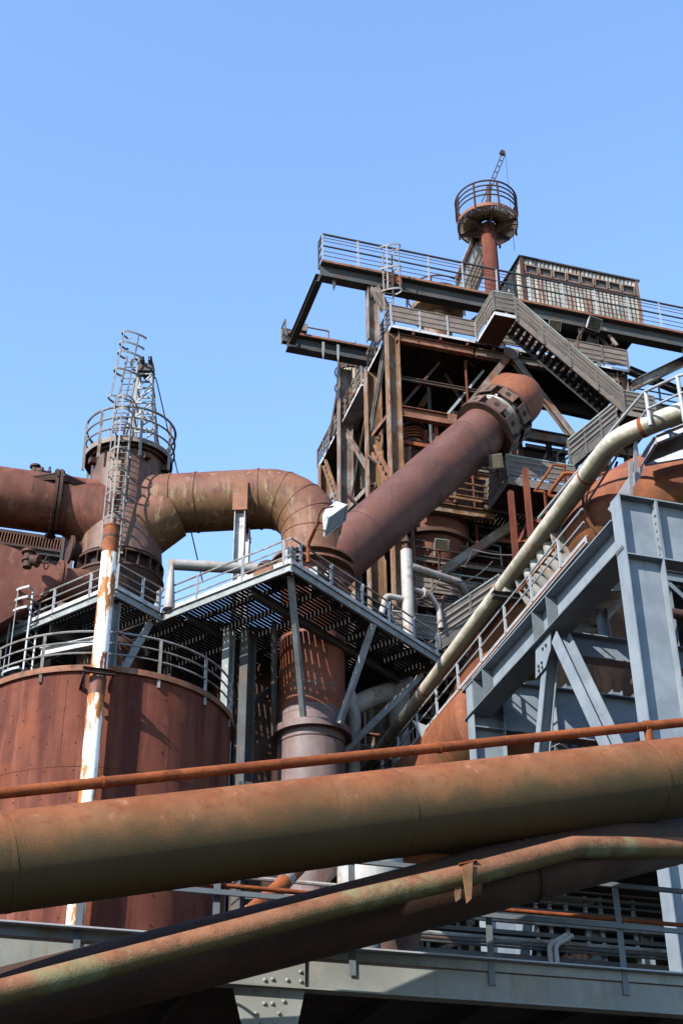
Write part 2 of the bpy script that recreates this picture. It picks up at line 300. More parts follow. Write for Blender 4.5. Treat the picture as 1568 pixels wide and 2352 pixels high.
M['grate'] = mat('dark_grating', (0.04, 0.042, 0.04), [dict(c=(0.09, 0.05, 0.03), s=1.2, lo=0.5, hi=0.7, a=0.7), dict(c=(0.10, 0.115, 0.03), s=3, lo=0.6, hi=0.75, a=0.4)], rough=0.75)
M['steel_dk'] = mat('dark_steel', (0.085, 0.09, 0.09), [dict(c=(0.14, 0.075, 0.045), s=1.5, lo=0.48, hi=0.66, a=0.8), dict(c=(0.045, 0.045, 0.045), s=4, lo=0.5, hi=0.7, a=0.6)], rough=0.7)
M['tsteel'] = mat('furnace_steel', (0.235, 0.18, 0.145), [dict(c=(0.34, 0.315, 0.295), s=0.9, lo=0.5, hi=0.64, a=0.8), dict(c=(0.25, 0.105, 0.05), s=1.3, st=(1, 1, .5), lo=0.50, hi=0.62, a=0.85), dict(c=(0.08, 0.065, 0.06), s=2.5, st=(1, 1, .3), lo=0.54, hi=0.7, a=0.8)], rough=0.7, bump=0.1)
M['tsteel_or'] = mat('ochre_furnace_steel', (0.26, 0.15, 0.078), [dict(c=(0.28, 0.25, 0.22), s=1.0, lo=0.5, hi=0.64, a=0.8), dict(c=(0.16, 0.065, 0.035), s=2, st=(1, 1, .5), lo=0.48, hi=0.62, a=0.85), dict(c=(0.07, 0.05, 0.04), s=3.5, lo=0.57, hi=0.7, a=0.7)], rough=0.75, bump=0.1)
M['deckface'] = mat('rusty_deck_edge', (0.29, 0.13, 0.075), [dict(c=(0.40, 0.31, 0.24), s=1.5, lo=0.55, hi=0.68, a=0.8), dict(c=(0.10, 0.05, 0.035), s=3, lo=0.5, hi=0.68, a=0.8)], rough=0.75)
M['panel'] = mat('dull_panel', (0.245, 0.20, 0.165), [dict(c=(0.27, 0.20, 0.175), s=1.2, lo=0.46, hi=0.62, a=0.8), dict(c=(0.11, 0.115, 0.11), s=2.5, lo=0.5, hi=0.7, a=0.7)], rough=0.7)
M['panel_gr'] = mat('grey_green_panel', (0.17, 0.152, 0.128), [dict(c=(0.27, 0.245, 0.215), s=1.4, lo=0.54, hi=0.7, a=0.7), dict(c=(0.16, 0.10, 0.09), s=2.5, lo=0.56, hi=0.7, a=0.7)], rough=0.65)
M['green_rail'] = mat('pale_green_handrail', (0.36, 0.41, 0.37), [dict(c=(0.30, 0.22, 0.17), s=2, lo=0.52, hi=0.66, a=0.8)], rough=0.65)
M['toe'] = mat('chalky_white_paint', (0.62, 0.62, 0.62), [dict(c=(0.30, 0.20, 0.15), s=2.2, lo=0.54, hi=0.66, a=0.8)], rough=0.6)
M['pale'] = mat('pale_mossy_pipe', (0.58, 0.535, 0.455), [dict(c=(0.52, 0.46, 0.35), s=2, lo=0.5, hi=0.68, a=0.8), dict(c=(0.82, 0.80, 0.76), s=6, lo=0.55, hi=0.70, a=0.7),
    dict(c=(0.20, 0.18, 0.08), s=1.5, lo=0.2, hi=0.8, nz=(0.0, -0.7), wob=0.9, a=0.7), dict(c=(0.32, 0.27, 0.17), s=5, st=(1, 1, .25), lo=0.52, hi=0.70, a=0.5), dict(c=(0.34, 0.15, 0.06), s=2.6, lo=0.60, hi=0.68, a=0.8)], rough=0.45, bump=0.1, spec=0.5)
M['pale2'] = mat('pale_lagged_pipe', (0.42, 0.40, 0.37), [dict(c=(0.30, 0.20, 0.14), s=1.6, lo=0.52, hi=0.66, a=0.8), dict(c=(0.52, 0.51, 0.49), s=4, lo=0.52, hi=0.68, a=0.7), dict(c=(0.22, 0.22, 0.22), s=2.5, lo=0.58, hi=0.72, a=0.6)], rough=0.55, bump=0.08)
M['cream'] = mat('cream_paint', (0.62, 0.52, 0.36), [dict(c=(0.42, 0.31, 0.19), s=2, st=ST, lo=0.55, hi=0.7, a=0.7)], rough=0.6)
M['peel'] = mat('peeling_white_paint', (0.80, 0.79, 0.76), [dict(c=(0.56, 0.40, 0.22), s=2.6, st=(1, 1, 0.2), lo=0.465, hi=0.51, det=7, a=0.7), dict(c=(0.25, 0.088, 0.02), s=2.6, st=(1, 1, 0.2), lo=0.50, hi=0.535, det=7), dict(c=(0.14, 0.042, 0.014), s=2.6, st=(1, 1, 0.22), lo=0.60, hi=0.65, det=7), dict(c=(0.42, 0.26, 0.12), s=6, st=ST, lo=0.66, hi=0.74, a=0.7)], rough=0.55, var=0.06, tone=0.82)
M['white'] = mat('white_enamel', (0.72, 0.73, 0.72), [dict(c=(0.42, 0.36, 0.28), s=3, lo=0.56, hi=0.72, a=0.7)], rough=0.5, var=0.08, tone=0.42)
M['glass'] = mat('dusty_glass', (0.10, 0.085, 0.06), [dict(c=(0.20, 0.17, 0.11), s=4, st=ST, lo=0.5, hi=0.7)], rough=0.25, spec=0.6)
M['redpipe'] = mat('rust_collecting_pipe', (0.22, 0.085, 0.055), [dict(c=(0.12, 0.045, 0.03), s=1.6, st=(1, 1, 0.25), lo=0.42, hi=0.66), dict(c=(0.30, 0.15, 0.10), s=3, st=(1, 1, 0.15), lo=0.56, hi=0.7, a=0.7), dict(c=(0.28, 0.22, 0.17), s=1.2, st=(1, 1, .4), lo=0.66, hi=0.74, a=0.7), dict(c=(0.06, 0.03, 0.022), s=5, st=(1, 1, 0.06), lo=0.58, hi=0.7, a=0.8)], rough=0.7, bump=0.15, spec=0.3)
M['brickdark'] = mat('dirt_brown', (0.10, 0.075, 0.055), [], rough=0.9)
M['ground'] = mat('ash_ground', (0.06, 0.055, 0.048), [dict(c=(0.05, 0.055, 0.03), s=0.15, lo=0.5, hi=0.65)], rough=0.95, bump=0.5, bscale=4)
M['duct'] = mat('rust_duct', (0.24, 0.09, 0.06), [dict(c=(0.15, 0.055, 0.04), s=0.9, lo=0.42, hi=0.66), dict(c=(0.33, 0.16, 0.115), s=2.4, st=(1, 1, .4), lo=0.55, hi=0.68, a=0.7)], rough=0.75, bump=0.15)
M['cyan'] = mat('weathered_cladding', (0.42, 0.41, 0.36), [dict(c=(0.17, 0.17, 0.16), s=2.6, st=(1, 1, .15), lo=0.40, hi=0.6), dict(c=(0.20, 0.08, 0.045), s=4, st=(1, 1, 0.08), lo=0.54, hi=0.64, a=0.9), dict(c=(0.50, 0.46, 0.36), s=6, st=(1, 1, .1), lo=0.58, hi=0.70, a=0.8)], rough=0.7, var=0.2)
def brick_mat():
    m = bpy.data.materials.new('sooty_brick'); m.use_nodes = True; t = m.node_tree; p = t.nodes['Principled BSDF']; p.inputs['Roughness'].default_value = 0.9
    tc = t.nodes.new('ShaderNodeTexCoord'); mp = t.nodes.new('ShaderNodeMapping'); mp.inputs['Rotation'].default_value = (R(90), 0, 0)
    b = t.nodes.new('ShaderNodeTexBrick'); b.inputs['Scale'].default_value = 1.6; b.inputs['Color1'].default_value = (0.075, 0.045, 0.038, 1); b.inputs['Color2'].default_value = (0.045, 0.032, 0.03, 1); b.inputs['Mortar'].default_value = (0.13, 0.12, 0.11, 1); b.inputs['Mortar Size'].default_value = 0.03
    t.links.new(tc.outputs['Object'], mp.inputs[0]); t.links.new(mp.outputs[0], b.inputs[0]); t.links.new(b.outputs[0], p.inputs['Base Color']); return m
M['brick'] = brick_mat()
# ================================================================== ground
g = MB(); g.add([(-900, -600, 0), (900, -600, 0), (900, 1500, 0), (-900, 1500, 0)], [(0, 1, 2, 3)])
solo('ground', None, None, g, M['ground'], (0, 0, 0), kind='structure')
# ================================================================== foreground pipes
GP = 'rusty pipes crossing in front of the works'
a0, a1 = aD(0, 1981, 18.9), aD(1568, 1784, 18.9*1.259); ad = (a1-a0)
A0, A1 = a0-ad*0.9, a1+ad*1.3
t = Thing('gas_pipe', 'broad rusty pipe with a green belly crossing the whole picture, widest of all', 'pipe', A0, GP)
mb = MB(); mb.tube([A0, A1], 0.628, 64)
body = t.part('pipe_body', mb, M['pipe_front'])
for k in (0.005, 0.52, 0.93):
    c = a0+ad*k; t.part('weld_band', MB().ring(c, 0.62, 0.634, -0.03, 0.03, 64, ad.normalized()), M['pipe_front'], body)
up_ = V((0, 0, 0.925))
t = Thing('thin_pipe', 'thin bright rust pipe carried just above the broad pipe, with one short stub', 'pipe', A0+up_, GP)
t.part('pipe_body', MB().tube([A0+up_, A1+up_], 0.076, 20), M['pipe_thin'])
q = a0+ad*0.947; t.part('stub', MB().tube([q+V((0, 0, 0.60)), q+up_], 0.067, 16), M['pipe_thin'])
t.part('tee', MB().tube([q+up_-ad*0.006, q+up_+ad*0.006], 0.092, 20), M['pipe_thin'])
for k in (0.115, 0.59):
    q = a0+ad*k+up_; t.part('coupling', MB().tube([q-ad*0.002, q+ad*0.002], 0.089, 20), M['pipe_thin'])
# lower broad pipe
B = [aD(-500, 2426, 19.8), aD(0, 2307, 20.15), aD(784, 2109, 20.7), aD(1100, 2026, 21.3), aD(1420, 1947, 22.9), aD(1700, 1890, 28), aD(2100, 1830, 34), aD(2900, 1700, 50)]
t = Thing('lower_gas_pipe', 'dark brown pipe sloping up to the right below the broad pipe, largely in its shadow', 'pipe', B[0], GP)
Bs = bend(B, 2.0, 6)
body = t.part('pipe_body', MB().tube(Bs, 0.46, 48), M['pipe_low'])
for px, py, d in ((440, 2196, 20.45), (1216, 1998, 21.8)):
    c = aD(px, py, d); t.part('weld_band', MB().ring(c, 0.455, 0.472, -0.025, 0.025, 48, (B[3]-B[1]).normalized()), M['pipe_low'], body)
Cc = [aD(-420, 2385, 17.7), aD(0, 2281, 18.5), aD(784, 2077, 19.8), aD(1062, 2013, 20.4), aD(1318, 1946, 21.7), aD(1568, 1948, 23.3), aD(1900, 1955, 25.4), aD(2900, 1975, 34)]
t = Thing('mossy_pipe', 'narrow rust pipe with mossy green patches resting along the dark brown lower pipe', 'pipe', Cc[0], GP)
t.part('pipe_body', MB().tube(bend(Cc, 0.8, 5), 0.163, 32), M['pipe_moss'])
q = aD(1072, 2012, 20.35); dr = (Cc[3]-Cc[2]).normalized(); sd2 = V((-FW.x, -FW.y, 0)).normalized()
for k, s_ in ((0, 1), (1, .8)):
    o = q+dr*(k*0.07-0.05)
    o = q+dr*(k*-.15)+sd2*(.10-.10*k)
    t.part('support_plate', MB().plate([o+EZ*0.12-dr*.085, o+EZ*0.15+dr*.085, o-EZ*(.36*s_)+dr*.03, o-EZ*(.40*s_)-dr*.035], (sd2+dr*.55), 0.025), M['pipe_moss'])
t.part('support_shoe', MB().plate([q-dr*0.12+EZ*0.17+sd2*.08, q+dr*0.16+EZ*0.17+sd2*.08, q+dr*0.16+EZ*0.17-sd2*.12, q-dr*0.12+EZ*0.17-sd2*.12], EZ, 0.02), M['pipe_thin'])
# ================================================================== footbridge
BY = 20.33; zT, zB = 7.48, 6.88; XL, XR = -9.0, 24.0
t = Thing('footbridge', 'pale grey steel footbridge with streaky rust crossing the foot of the picture', 'footbridge', (6, BY, 7.0))
gd = MB(); gd.box(((XL+XR)/2, BY+0.012, (zT+zB)/2), XR-XL, 0.024, zT-zB)
gr = t.part('girder', gd, M['bridge'])
fl = MB(); fl.box(((XL+XR)/2, BY-0.02, zT+0.014), XR-XL, 0.26, 0.024)
t.part('top_flange', fl, M['flange'], gr)
fa = MB(); fa.box(((XL+XR)/2, BY-0.012, zT-0.075), XR-XL, 0.022, 0.145); t.part('flange_angle', fa, M['bridge'], gr); t.part('rust_line', MB().box(((XL+XR)/2, BY-.012, zT-.156), XR-XL, .018, .016), M['rust_dk'], gr)
fb = MB(); fb.box(((XL+XR)/2, BY-0.02, zB-0.014), XR-XL, 0.26, 0.024); t.part('bottom_flange', fb, M['bridge'], gr)
me = shared(('stiff',), lambda: MB().box((0, -0.03, 0), 0.012, 0.055, zT-zB-0.16), M['bridge'])
seam = MB(); sx = aY(703, 2290, BY).x; seam.box((sx, BY-0.006, (zT+zB)/2-.06), 0.012, 0.012, zT-zB-0.14); t.part('splice_seam', seam, M['steel_dk'], gr)
dk = MB(); dk.box(((XL+XR)/2, BY+2.3, zB+0.22), XR-XL, 4.5, 0.10); t.part('deck', dk, M['sooty'])
rg = MB(); rg.box(((XL+XR)/2, BY+4.6, zB+0.25), XR-XL, 0.03, 0.7); t.part('girder', rg, M['bridge'])
jm = MB()
for i in range(22): jm.box((XL+1+i*1.5, BY+2.3, zB+0.06), 0.10, 4.4, 0.20)
t.part('cross_beams', jm, M['sooty'])
# posts with rails; posts are bolted to the girder face
pp = [aY(px, py, BY-0.04).x for px, py in ((197, 2110), (512, 2070), (822, 2110), (1138, 2170), (1443, 2210))]
step = (pp[-1]-pp[0])/4; xs = [pp[0]-step*2, pp[0]-step]+pp+[pp[-1]+step, pp[-1]+2*step]
r1 = aY(980, 1994, BY-0.04).z; r1 = max(r1, aY(1369, 2029, BY-.04).z); r2 = aY(512, 2031, BY).z; r3 = aY(600, 2059, BY-.06).z
rl = MB(); rl.bar((XL, BY-0.03, r1), (XR, BY-0.03, r1), 0.06, 0.07); ro = t.part('handrail', rl, M['grey_moss'])
pr = MB(); pr.tube([(XL, BY+0.06, r2), (XR, BY+0.06, r2)], 0.035, 14); t.part('pipe_rail', pr, M['pipe_thin'])
kr = MB(); kr.bar((XL, BY-0.09, r3), (XR, BY-0.09, r3), 0.05, 0.075); t.part('knee_rail', kr, M['grey_moss'])
for x in xs:
    p = MB(); p.angle((x-.04, BY-0.036, zT-.36), (x-.04, BY-0.036, r1+.05), 0.10, 0.014, EY); po = t.part('post', p, M['grey_moss'])
    c = MB(); c.tube([(x+.03, BY+.06, r2), (x-.03, BY+.06, r2)], 0.055, 14); t.part('clamp', c, M['pipe_thin'], po)
# pier under the bridge
gx = [aY(534, 2258, BY-.03), aY(700, 2235, BY-.03), aY(664, 2352, BY-.03), aY(578, 2352, BY-.03)]
xa, xb, xc, xd = gx[0].x, gx[1].x, gx[2].x, gx[3].x
t = Thing('bridge_pier', 'tapering riveted grey gusset and post under the footbridge', 'pier', ((xc+xd)/2, BY+0.2, 0))
gp = MB(); zt = zB-0.04; gp.plate([(xa, BY-.035, zT-.16), (xb, BY-.035, zT-.16), (xb, BY-.035, zB-.02), (xc+.02, BY-.035, 5.9), (xd-.02, BY-.035, 5.9), (xa, BY-.035, zB-.02)], EY, 0.02)
go = t.part('gusset_plate', gp, M['bridge'])
rme = MB().lathe((0, 0, 0), [(0.032, 0), (0.030, 0.012), (0.018, 0.024), (0.004, 0.028)], 12, V((0, -1, 0))).mesh('rivet'); rme.materials.append(M['bridge'])
for px, py in ((608, 2251), (626, 2249), (660, 2251), (690, 2232), (691, 2254), (590, 2279), (642, 2281), (607, 2305), (625, 2305), (588, 2328), (641, 2328), (600, 2349), (630, 2347), (652, 2300)):
    t.dup('rivet', rme, aY(px, py, BY-.046), go)
t.part('post', MB().ibeam((((xc+xd)/2), BY+.16, 0), ((xc+xd)/2, BY+.16, 6.2), 0.40, 0.34, .03, .02, EX), M['bridge'])
# ================================================================== grey trestle carrying the gas main
TX = 17.76; P1, P2 = 30.74, 42.55; HW = 0.275; CX = 18.95; PR = 26.0
def hcol(t, x0, x1, yf, z0, z1, m):
    o = t.part('column', MB().box(((x0+x1)/2, yf+HW, (z0+z1)/2), x1-x0-.08, 0.03, z1-z0), m)
    t.part('flange', MB().box((x0+.02, yf+HW, (z0+z1)/2), 0.04, 2*HW, z1-z0), m, o)
    t.part('flange', MB().box((x1-.02, yf+HW, (z0+z1)/2), 0.04, 2*HW, z1-z0), m, o)
    return o
def bolts(t, x, yf, zs, par, m, ys=(0.13,)):
    me = shared(('bolt', m.name), lambda: MB().lathe((0, 0, 0), [(0.048, -.055), (0.048, .055)], 6, EX), m)
    for z in zs:
        for y in ys: t.dup('bolt', me, (x, yf+y, z), par)
def portal(label, yf, zt, depth, loc):
    t = Thing('steel_portal', label, 'portal frame', loc, 'grey portal frames under the gas main')
    c = hcol(t, TX, CX, yf, 0, zt-.04, M['grey'])
    c2 = hcol(t, PR-1.2, PR, yf, 0, zt-.04, M['grey'])
    zb = zt-depth
    b = t.part('beam', MB().box(((CX+PR-1.2)/2, yf+HW, (zt+zb)/2), PR-1.2-CX-.10, 0.03, depth-.08), M['grey'])
    t.part('flange', MB().box(((TX+PR)/2, yf+HW, zt-.02), PR-TX, 2*HW, 0.04), M['grey'], b)
    t.part('flange', MB().box(((CX+PR-1.2)/2, yf+HW, zb+.02), PR-1.2-CX-.01, 2*HW, 0.04), M['grey'], b)
    t.part('stiffener', MB().box(((TX+CX)/2, yf+HW/2-.01, zb+.02), CX-TX-.09, HW-.03, 0.035), M['grey'], c)
    for xx in (CX+.03, CX+2.0, CX+3.9): t.part('end_plate', MB().box((xx, yf+HW/2, (zt+zb)/2), 0.035, HW-.02, depth-.085), M['grey'], b)
    bolts(t, CX+.01, yf, [zt-.25-k*(depth-.45)/6 for k in range(7)], b, M['steel_dk'])
    bolts(t, CX+.01, yf, [zt-.55, zt-.55-(depth-.9)], b, M['steel_dk'], (0.07,))
    return t
tp1 = portal('tall grey steel portal with a bolted corner at the right edge', P1, 24.15, 2.02, (TX, P1, 0))
tp2 = portal('farther and lower grey steel portal left of the A-shaped braces', P2, 23.79, 1.92, (TX, P2, 0))
t = Thing('trestle_girder', 'long grey I-girder with mossy flange edges joining the heads of the two portals', 'girder', (TX+.2, 31.3, 22.4))
gx_ = TX+.36
gg = MB().ibeam((gx_, P1+.58, 22.98), (gx_, 43.6, 22.98), 0.80, 1.2, .04, .03); go = t.part('girder_web', gg, M['grey'])
for y in (P2-.2, 37.1, 36.0, P2-1.1): t.part('stiffener', MB().box((gx_-.21, y, 22.98), 0.38, 0.03, 1.115), M['grey_moss'], go)
edge = MB().box((gx_-.415, 37, 22.40), .025, 12.4, .05); t.part('edge_strip', edge, M['grey_moss'], go)
# A-shaped braces with gusset
nd = V((gx_, 36.35, 22.36))
t = Thing('a_frame_brace', 'pair of grey I-section struts spreading down from a bolted plate like a letter A', 'brace', nd-EZ*9)
lg1 = (V((gx_, P2-.06, 9.4))); lg2 = V((gx_, P1+.6, 13.4))
t.part('strut', MB().ibeam(nd+V((0, .35, -.25)), lg1, .36, .40, .03, .025, EX), M['grey'])
t.part('strut', MB().ibeam(nd+V((0, -.35, -.25)), lg2, .44, .48, .035, .025, EX), M['grey'])
gs = MB().plate([nd+V((-.02, .95, -.02)), nd+V((-.02, -.65, -.02)), nd+V((-.02, -.7, -.5)), nd+V((-.02, .35, -.75)), nd+V((-.02, 1.0, -.95))], EX, .03)
gs2 = MB()
for p in gs.v: pass
go = t.part('gusset_plate', MB().plate([V((gx_-.26, nd.y+.95, nd.z-.02)), V((gx_-.26, nd.y-.2, nd.z-.02)), V((gx_-.26, nd.y-.1, nd.z-.55)), V((gx_-.26, nd.y+.35, nd.z-.95)), V((gx_-.26, nd.y+1.15, nd.z-1.0))], EX, .03), M['grey'])
bolts(t, gx_-.275, 0, [nd.z-.3], go, M['steel_dk'], (nd.y+.15, nd.y+.4)); bolts(t, gx_-.275, 0, [nd.z-.72, nd.z-.88], go, M['steel_dk'], (nd.y+.55, nd.y+.8))
# tie beam between the trestle legs, behind the braces
ty = 37.2; z_a, z_b = aY(1340, 1462, ty).z, aY(1340, 1515, ty).z
t = Thing('tie_beam', 'horizontal grey tie beam with a mossy lower edge behind the A-shaped braces', 'beam', (TX+.6, ty, z_a))
t.part('web', MB().ibeam((TX+.45, ty, (z_a+z_b)/2), (PR, ty, (z_a+z_b)/2), .5, z_a-z_b, .035, .03), M['grey'])
t.part('hanger', MB().ibeam((20.3, ty, z_a), (20.3, ty, 24.9), .28, .3, .02, .02, EX), M['flange'])
t = Thing('tie_beam', 'lower dark shaded brace crossing under the gas main behind the A-shaped braces', 'beam', (TX+.6, 39.5, 19.0))
t.part('web', MB().ibeam((19.0, 39.0, 19.6), (26, 41.5, 18.2), .4, .55, .03, .03), M['grey_moss'])
# gas main with bellows
MX, MZ, MR = 19.8, 25.78, 1.5
el = bend([V((MX, 66, MZ-8.7)), V((MX, 42.0, MZ)), V((MX, 33.6, MZ)), V((MX+9, 27.0, MZ+2.0)), V((MX+30, 12, MZ+6))], 3.0, 10)
t = Thing('gas_main', 'orange rust gas main lying on the grey portals beside a stair rail', 'pipe', (MX, P1+5, MZ))
body = t.part('pipe_body', MB().tube(el, MR, 56), M['orange'])
for y in (38.9, 41.0, 33.9): t.part('weld_band', MB().ring((MX, y, MZ), MR-.02, MR+.03, -.05, .05, 56, EY), M['orange'], body)
for i, y in enumerate((36.2, 36.75, 37.3, 37.85)):
    t.part('bellows_ring', MB().tube(arc((MX, y, MZ-.05), MR+.16, 0, 360, 56, EX, EZ)[:-1], .23, 14, closed=True), M['pale2'], None)
for y in (35.55, 38.5):
    fo = t.part('bellows_flange', MB().ring((MX, y, MZ-.05), MR-.01, MR+.42, -.03, .03, 56, EY), M['pale2'])
    for a in (160, 200, 120, 240, 90, 0, 300): t.part('tie_rod_nut', MB().tube([V((MX+(MR+.38)*math.cos(R(a)), y-.16, MZ+(MR+.38)*math.sin(R(a)))), V((MX+(MR+.38)*math.cos(R(a)), y+.16, MZ+(MR+.38)*math.sin(R(a))))], .07, 8), M['hot_rust'], fo)
for a in (160, 200, 120, 240): t.part('tie_rod', MB().tube([V((MX+(MR+.38)*math.cos(R(a)), 35.5, MZ+(MR+.38)*math.sin(R(a)))), V((MX+(MR+.38)*math.cos(R(a)), 38.6, MZ+(MR+.38)*math.sin(R(a))))], .035, 8), M['pipe_thin'])
for y in (P2+HW,): t.part('saddle', MB().plate([(MX-1.35, y, 24.16 if y < 40 else 23.81), (MX+1.35, y, 24.16 if y < 40 else 23.81), (MX+1.2, y, 24.95), (MX, y, 24.35), (MX-1.2, y, 24.95)], EY, .3), M['grey'])
for k in (0,):
    q = aX(978, 1688, 17.75)
    t.part('bracket', MB().plate([q+V((-.55, 0, .55)), q+V((.15, 0, .35)), q+V((.05, 0, -.55))], EY, .03), M['galv'])
t = Thing('dust_duct', 'broad orange rust duct below the stair rail, left of the farther grey portal', 'duct', (19.35, 50, 22.7))
body = t.part('shell', MB().lathe((19.35, 43.2, 22.7), [(.9, 0), (1.6, .06), (1.9, .3), (1.9, 17)], 64, EY), M['orange'])
for k in (4.2, 9.0): t.part('weld_band', MB().ring((19.35, 43.2+k, 22.7), 1.89, 1.915, -.03, .03, 64, EY), M['orange'], body)
# a second, shaded main farther right below
t = Thing('return_pipe', 'rust and green pipe belly in shade right of the bellows, behind the tall portal column', 'pipe', (24, 36, 20))
t.part('pipe_body', MB().tube([(23.9, 31.8, 20.4), (23.9, 60, 20.4)], 1.25, 40), M['orange'])
# pale pipe along the walkway
WX = 17.9
pa, pb = aX(1410, 1008, WX), aX(840, 1770, WX); dv = (pb-pa)
pc = aZ(1568, 945, pa.z+.05); pts = bend([pb+dv*.6, pa, pc, pc+(pc-pa)*5], 1.9, 8)
t = Thing('pale_pipe', 'long cream pipe streaked with moss running up beside the stair rail to the right edge', 'pipe', pb)
po = t.part('pipe_body', MB().tube(pts, .30, 36), M['pale'])
for k in (.08, .36, .68, .86): t.part('weld_band', MB().ring(pa+dv*k, .295, .309, -.04, .04, 36, dv.normalized()), M['pipe_thin'], po)
q1 = pa+(pc-pa)*.13; q2 = pa+(pc-pa)*.42
t.part('weld_band', MB().ring(q2, .295, .31, -.06, .06, 36, (pc-pa).normalized()), M['pipe_thin'], po)
q = aX(1165, 1378, WX); q.z = pa.z+dv.z*((q.y-pa.y)/dv.y)-.36
t.part('support_arm', MB().ibeam(V((WX-.55, q.y, q.z-.17)), V((WX+1.5, q.y, q.z-.17)), .3, .22, .025, .02), M['steel_dk'])
t.part('support_pad', MB().box((WX, q.y, q.z+.02), .3, .35, .16), M['pale2'])
# walkway along the main
wx = 17.75; wz = 24.05
t = Thing('pipe_walkway', 'narrow galvanised walkway with a pipe handrail along the left flank of the gas main', 'walkway', (wx, 38, wz), 'walkways and stairs')
sm = MB(); sm.chan((wx+.02, 33.0, wz-.14), (wx+.02, 66, wz-.5), .07, .26); t.part('stringer', sm, M['galv'])
sm = MB(); sm.bar((wx-.045, 33.0, wz-.25), (wx-.045, 66, wz-.61), .03, .05); t.part('edge_rail', sm, M['pipe_thin'])
t.part('grating', MB().box((wx+.28, 38, wz-.24), .46, 10, .03), M['grate'])
ys = [37.03-2.24+2.24*i for i in range(14)]
railing(t, [(wx, 33.0, wz-.02), (wx, 66, wz-.38)], M['galv'], h=.95, rails=(.48, .95), rr=.032, posts=[(wx, y, wz-.02-.36*(y-33)/33) for y in ys if y < 66], pw=.085, drop=.1)
# bend of the walkway at the near end
za = aX(1311, 1080, 17.0)
h0, h1, h2 = aX(1110, 1275, wx-.1), aZ(1320, 1003, 26.9), aZ(1580, 918, 26.9)
t = Thing('pipe_handrail', 'pale two-bar pipe handrail above the cream pipe at the right edge', 'handrail', h1)
hp = [aX(1418, 990, WX-.45), aD(1478, 900, 43.0), aD(1555, 864, 41.5), aD(1640, 840, 40.0)]
hp[0] = aD(1390, 1000, 44.5)
lo = V((0, 0, -.75))
t.part('top_rail', MB().tube(bend([aD(1236, 1190, 47.2)]+[hp[1]]+hp[2:], .35, 6), .045, 12), M['galv'])
t.part('mid_rail', MB().tube(bend([aD(1300, 1230, 46.5), hp[1]+lo*.85, hp[2]+lo*.8, hp[3]+lo*.8], .3, 6), .035, 12), M['galv'])
for p, L in ((aD(1481, 898, 43.0), 1.25), (aD(1554, 866, 41.5), 1.55)): t.part('post', MB().tube([p-EZ*L, p], .06, 12), M['galv'])
# expanded-metal landing at the right edge
e0 = aD(1480, 1062, 43.5)
t = Thing('mesh_landing', 'small cream-edged landing with diamond mesh floor above the gas main bend', 'landing', e0, 'walkways and stairs')
z_ = e0.z; z_ += .5; cs = [aZ(1478, 1058, z_), aZ(1508, 1012, z_), aZ(1600, 975, z_), aZ(1640, 1030, z_)]
for a, b in zip(cs, cs[1:]+cs[:1]): t.part('edge_beam', MB().chan(a, b, .10, .30), M['flange'])
ms = MB(); u1, u2 = (cs[2]-cs[1]), (cs[0]-cs[1])
for i in range(26): k = i/25; ms.bar(cs[1]+u1*k-EZ*.1, cs[1]+u2+u1*min(1, k*1)-EZ*.1, .022, .02)
for i in range(14): k = i/13; ms.bar(cs[1]+u2*k-EZ*.115, cs[1]+u2*k+u1-EZ*.115, .022, .02)
t.part('mesh_floor', ms, M['rail'])
t.part('hanger_plate', MB().plate([aD(1405, 1180, 43.2), aD(1470, 1095, 43.2), aD(1478, 1062, 43.2), aD(1440, 1100, 43.2), aD(1395, 1170, 43.2)], FW, .05), M['flange'])
for px, py in ((1458, 1030), (1447, 1090)): t.part('stanchion', MB().bar(aD(px, py+55, 43.0), aD(px, py-30, 43.0), .10, .12), M['galv'])
# ================================================================== riveted tank with rim rail
TC = V((4.88, 41.53, 0)); TZ = 19.98; TR = 3.97
tank_ref = aD(209, 1529, 42.3)
t = Thing('storage_tank', 'huge round riveted rust-red tank at the lower left with a railing round its rim', 'tank', (TC.x, TC.y, 0))
body = t.part('shell', MB().lathe(TC, [(TR, 0), (TR, 5), (TR, 10), (TR, TZ-.02)], 96), M['tank'])
t.part('rim_angle', MB().ring(TC, TR-.02, TR+.10, TZ-.16, TZ+.02, 96), M['deckface'])
sm = MB()
for i, z in enumerate((TZ-3.05, TZ-6.1, TZ-9.1, TZ-12.1)):
    sm.ring(TC, TR-.01, TR+.010, z-.008, z+.008, 96)
for i in range(0, 18, 3):
    a = R(i*20+7); p = TC+V((math.cos(a), math.sin(a), 0))*(TR+.004)
    for z0, z1, o in ((TZ-3.05, TZ-.2, 0), (TZ-6.1, TZ-3.1, R(10)), (TZ-9.1, TZ-6.1, 0), (TZ-12.1, TZ-9.1, R(10))):
        b = a+o; n = V((math.cos(b), math.sin(b), 0)); p = TC+n*(TR+.002); sm.box(p+EZ*(z0+z1)/2, .012, .010, z1-z0, (n.cross(EZ), n, EZ))
t.part('plate_seams', sm, M['tank'], body)
rm = MB()
for i in range(60):
    a = R(i*6+1+random.uniform(-.4,.4))
    if not 205 < i*6 < 262 and random.random() < .85: continue
    for k in range(14):
        z = TZ-.7-k*.82+(.25 if i % 2 else 0); n = V((math.cos(a), math.sin(a), 0)); s_ = n.cross(EZ)
        rm.box(TC+n*(TR+.006)+EZ*z, .035, .022, .035, (s_, n, EZ))
rv = t.part('rivets', rm, M['rust_dk'], body); rv['kind'] = 'stuff'
t.part('roof_cone', MB().lathe(TC, [(TR-.06, TZ-.10), (.3, TZ+.15)], 64), M['rust_dk'])
rp = arc((TC.x, TC.y, TZ), TR+.04, 0, 360, 72)[:-1]
gap = [p for i, p in enumerate(rp)]
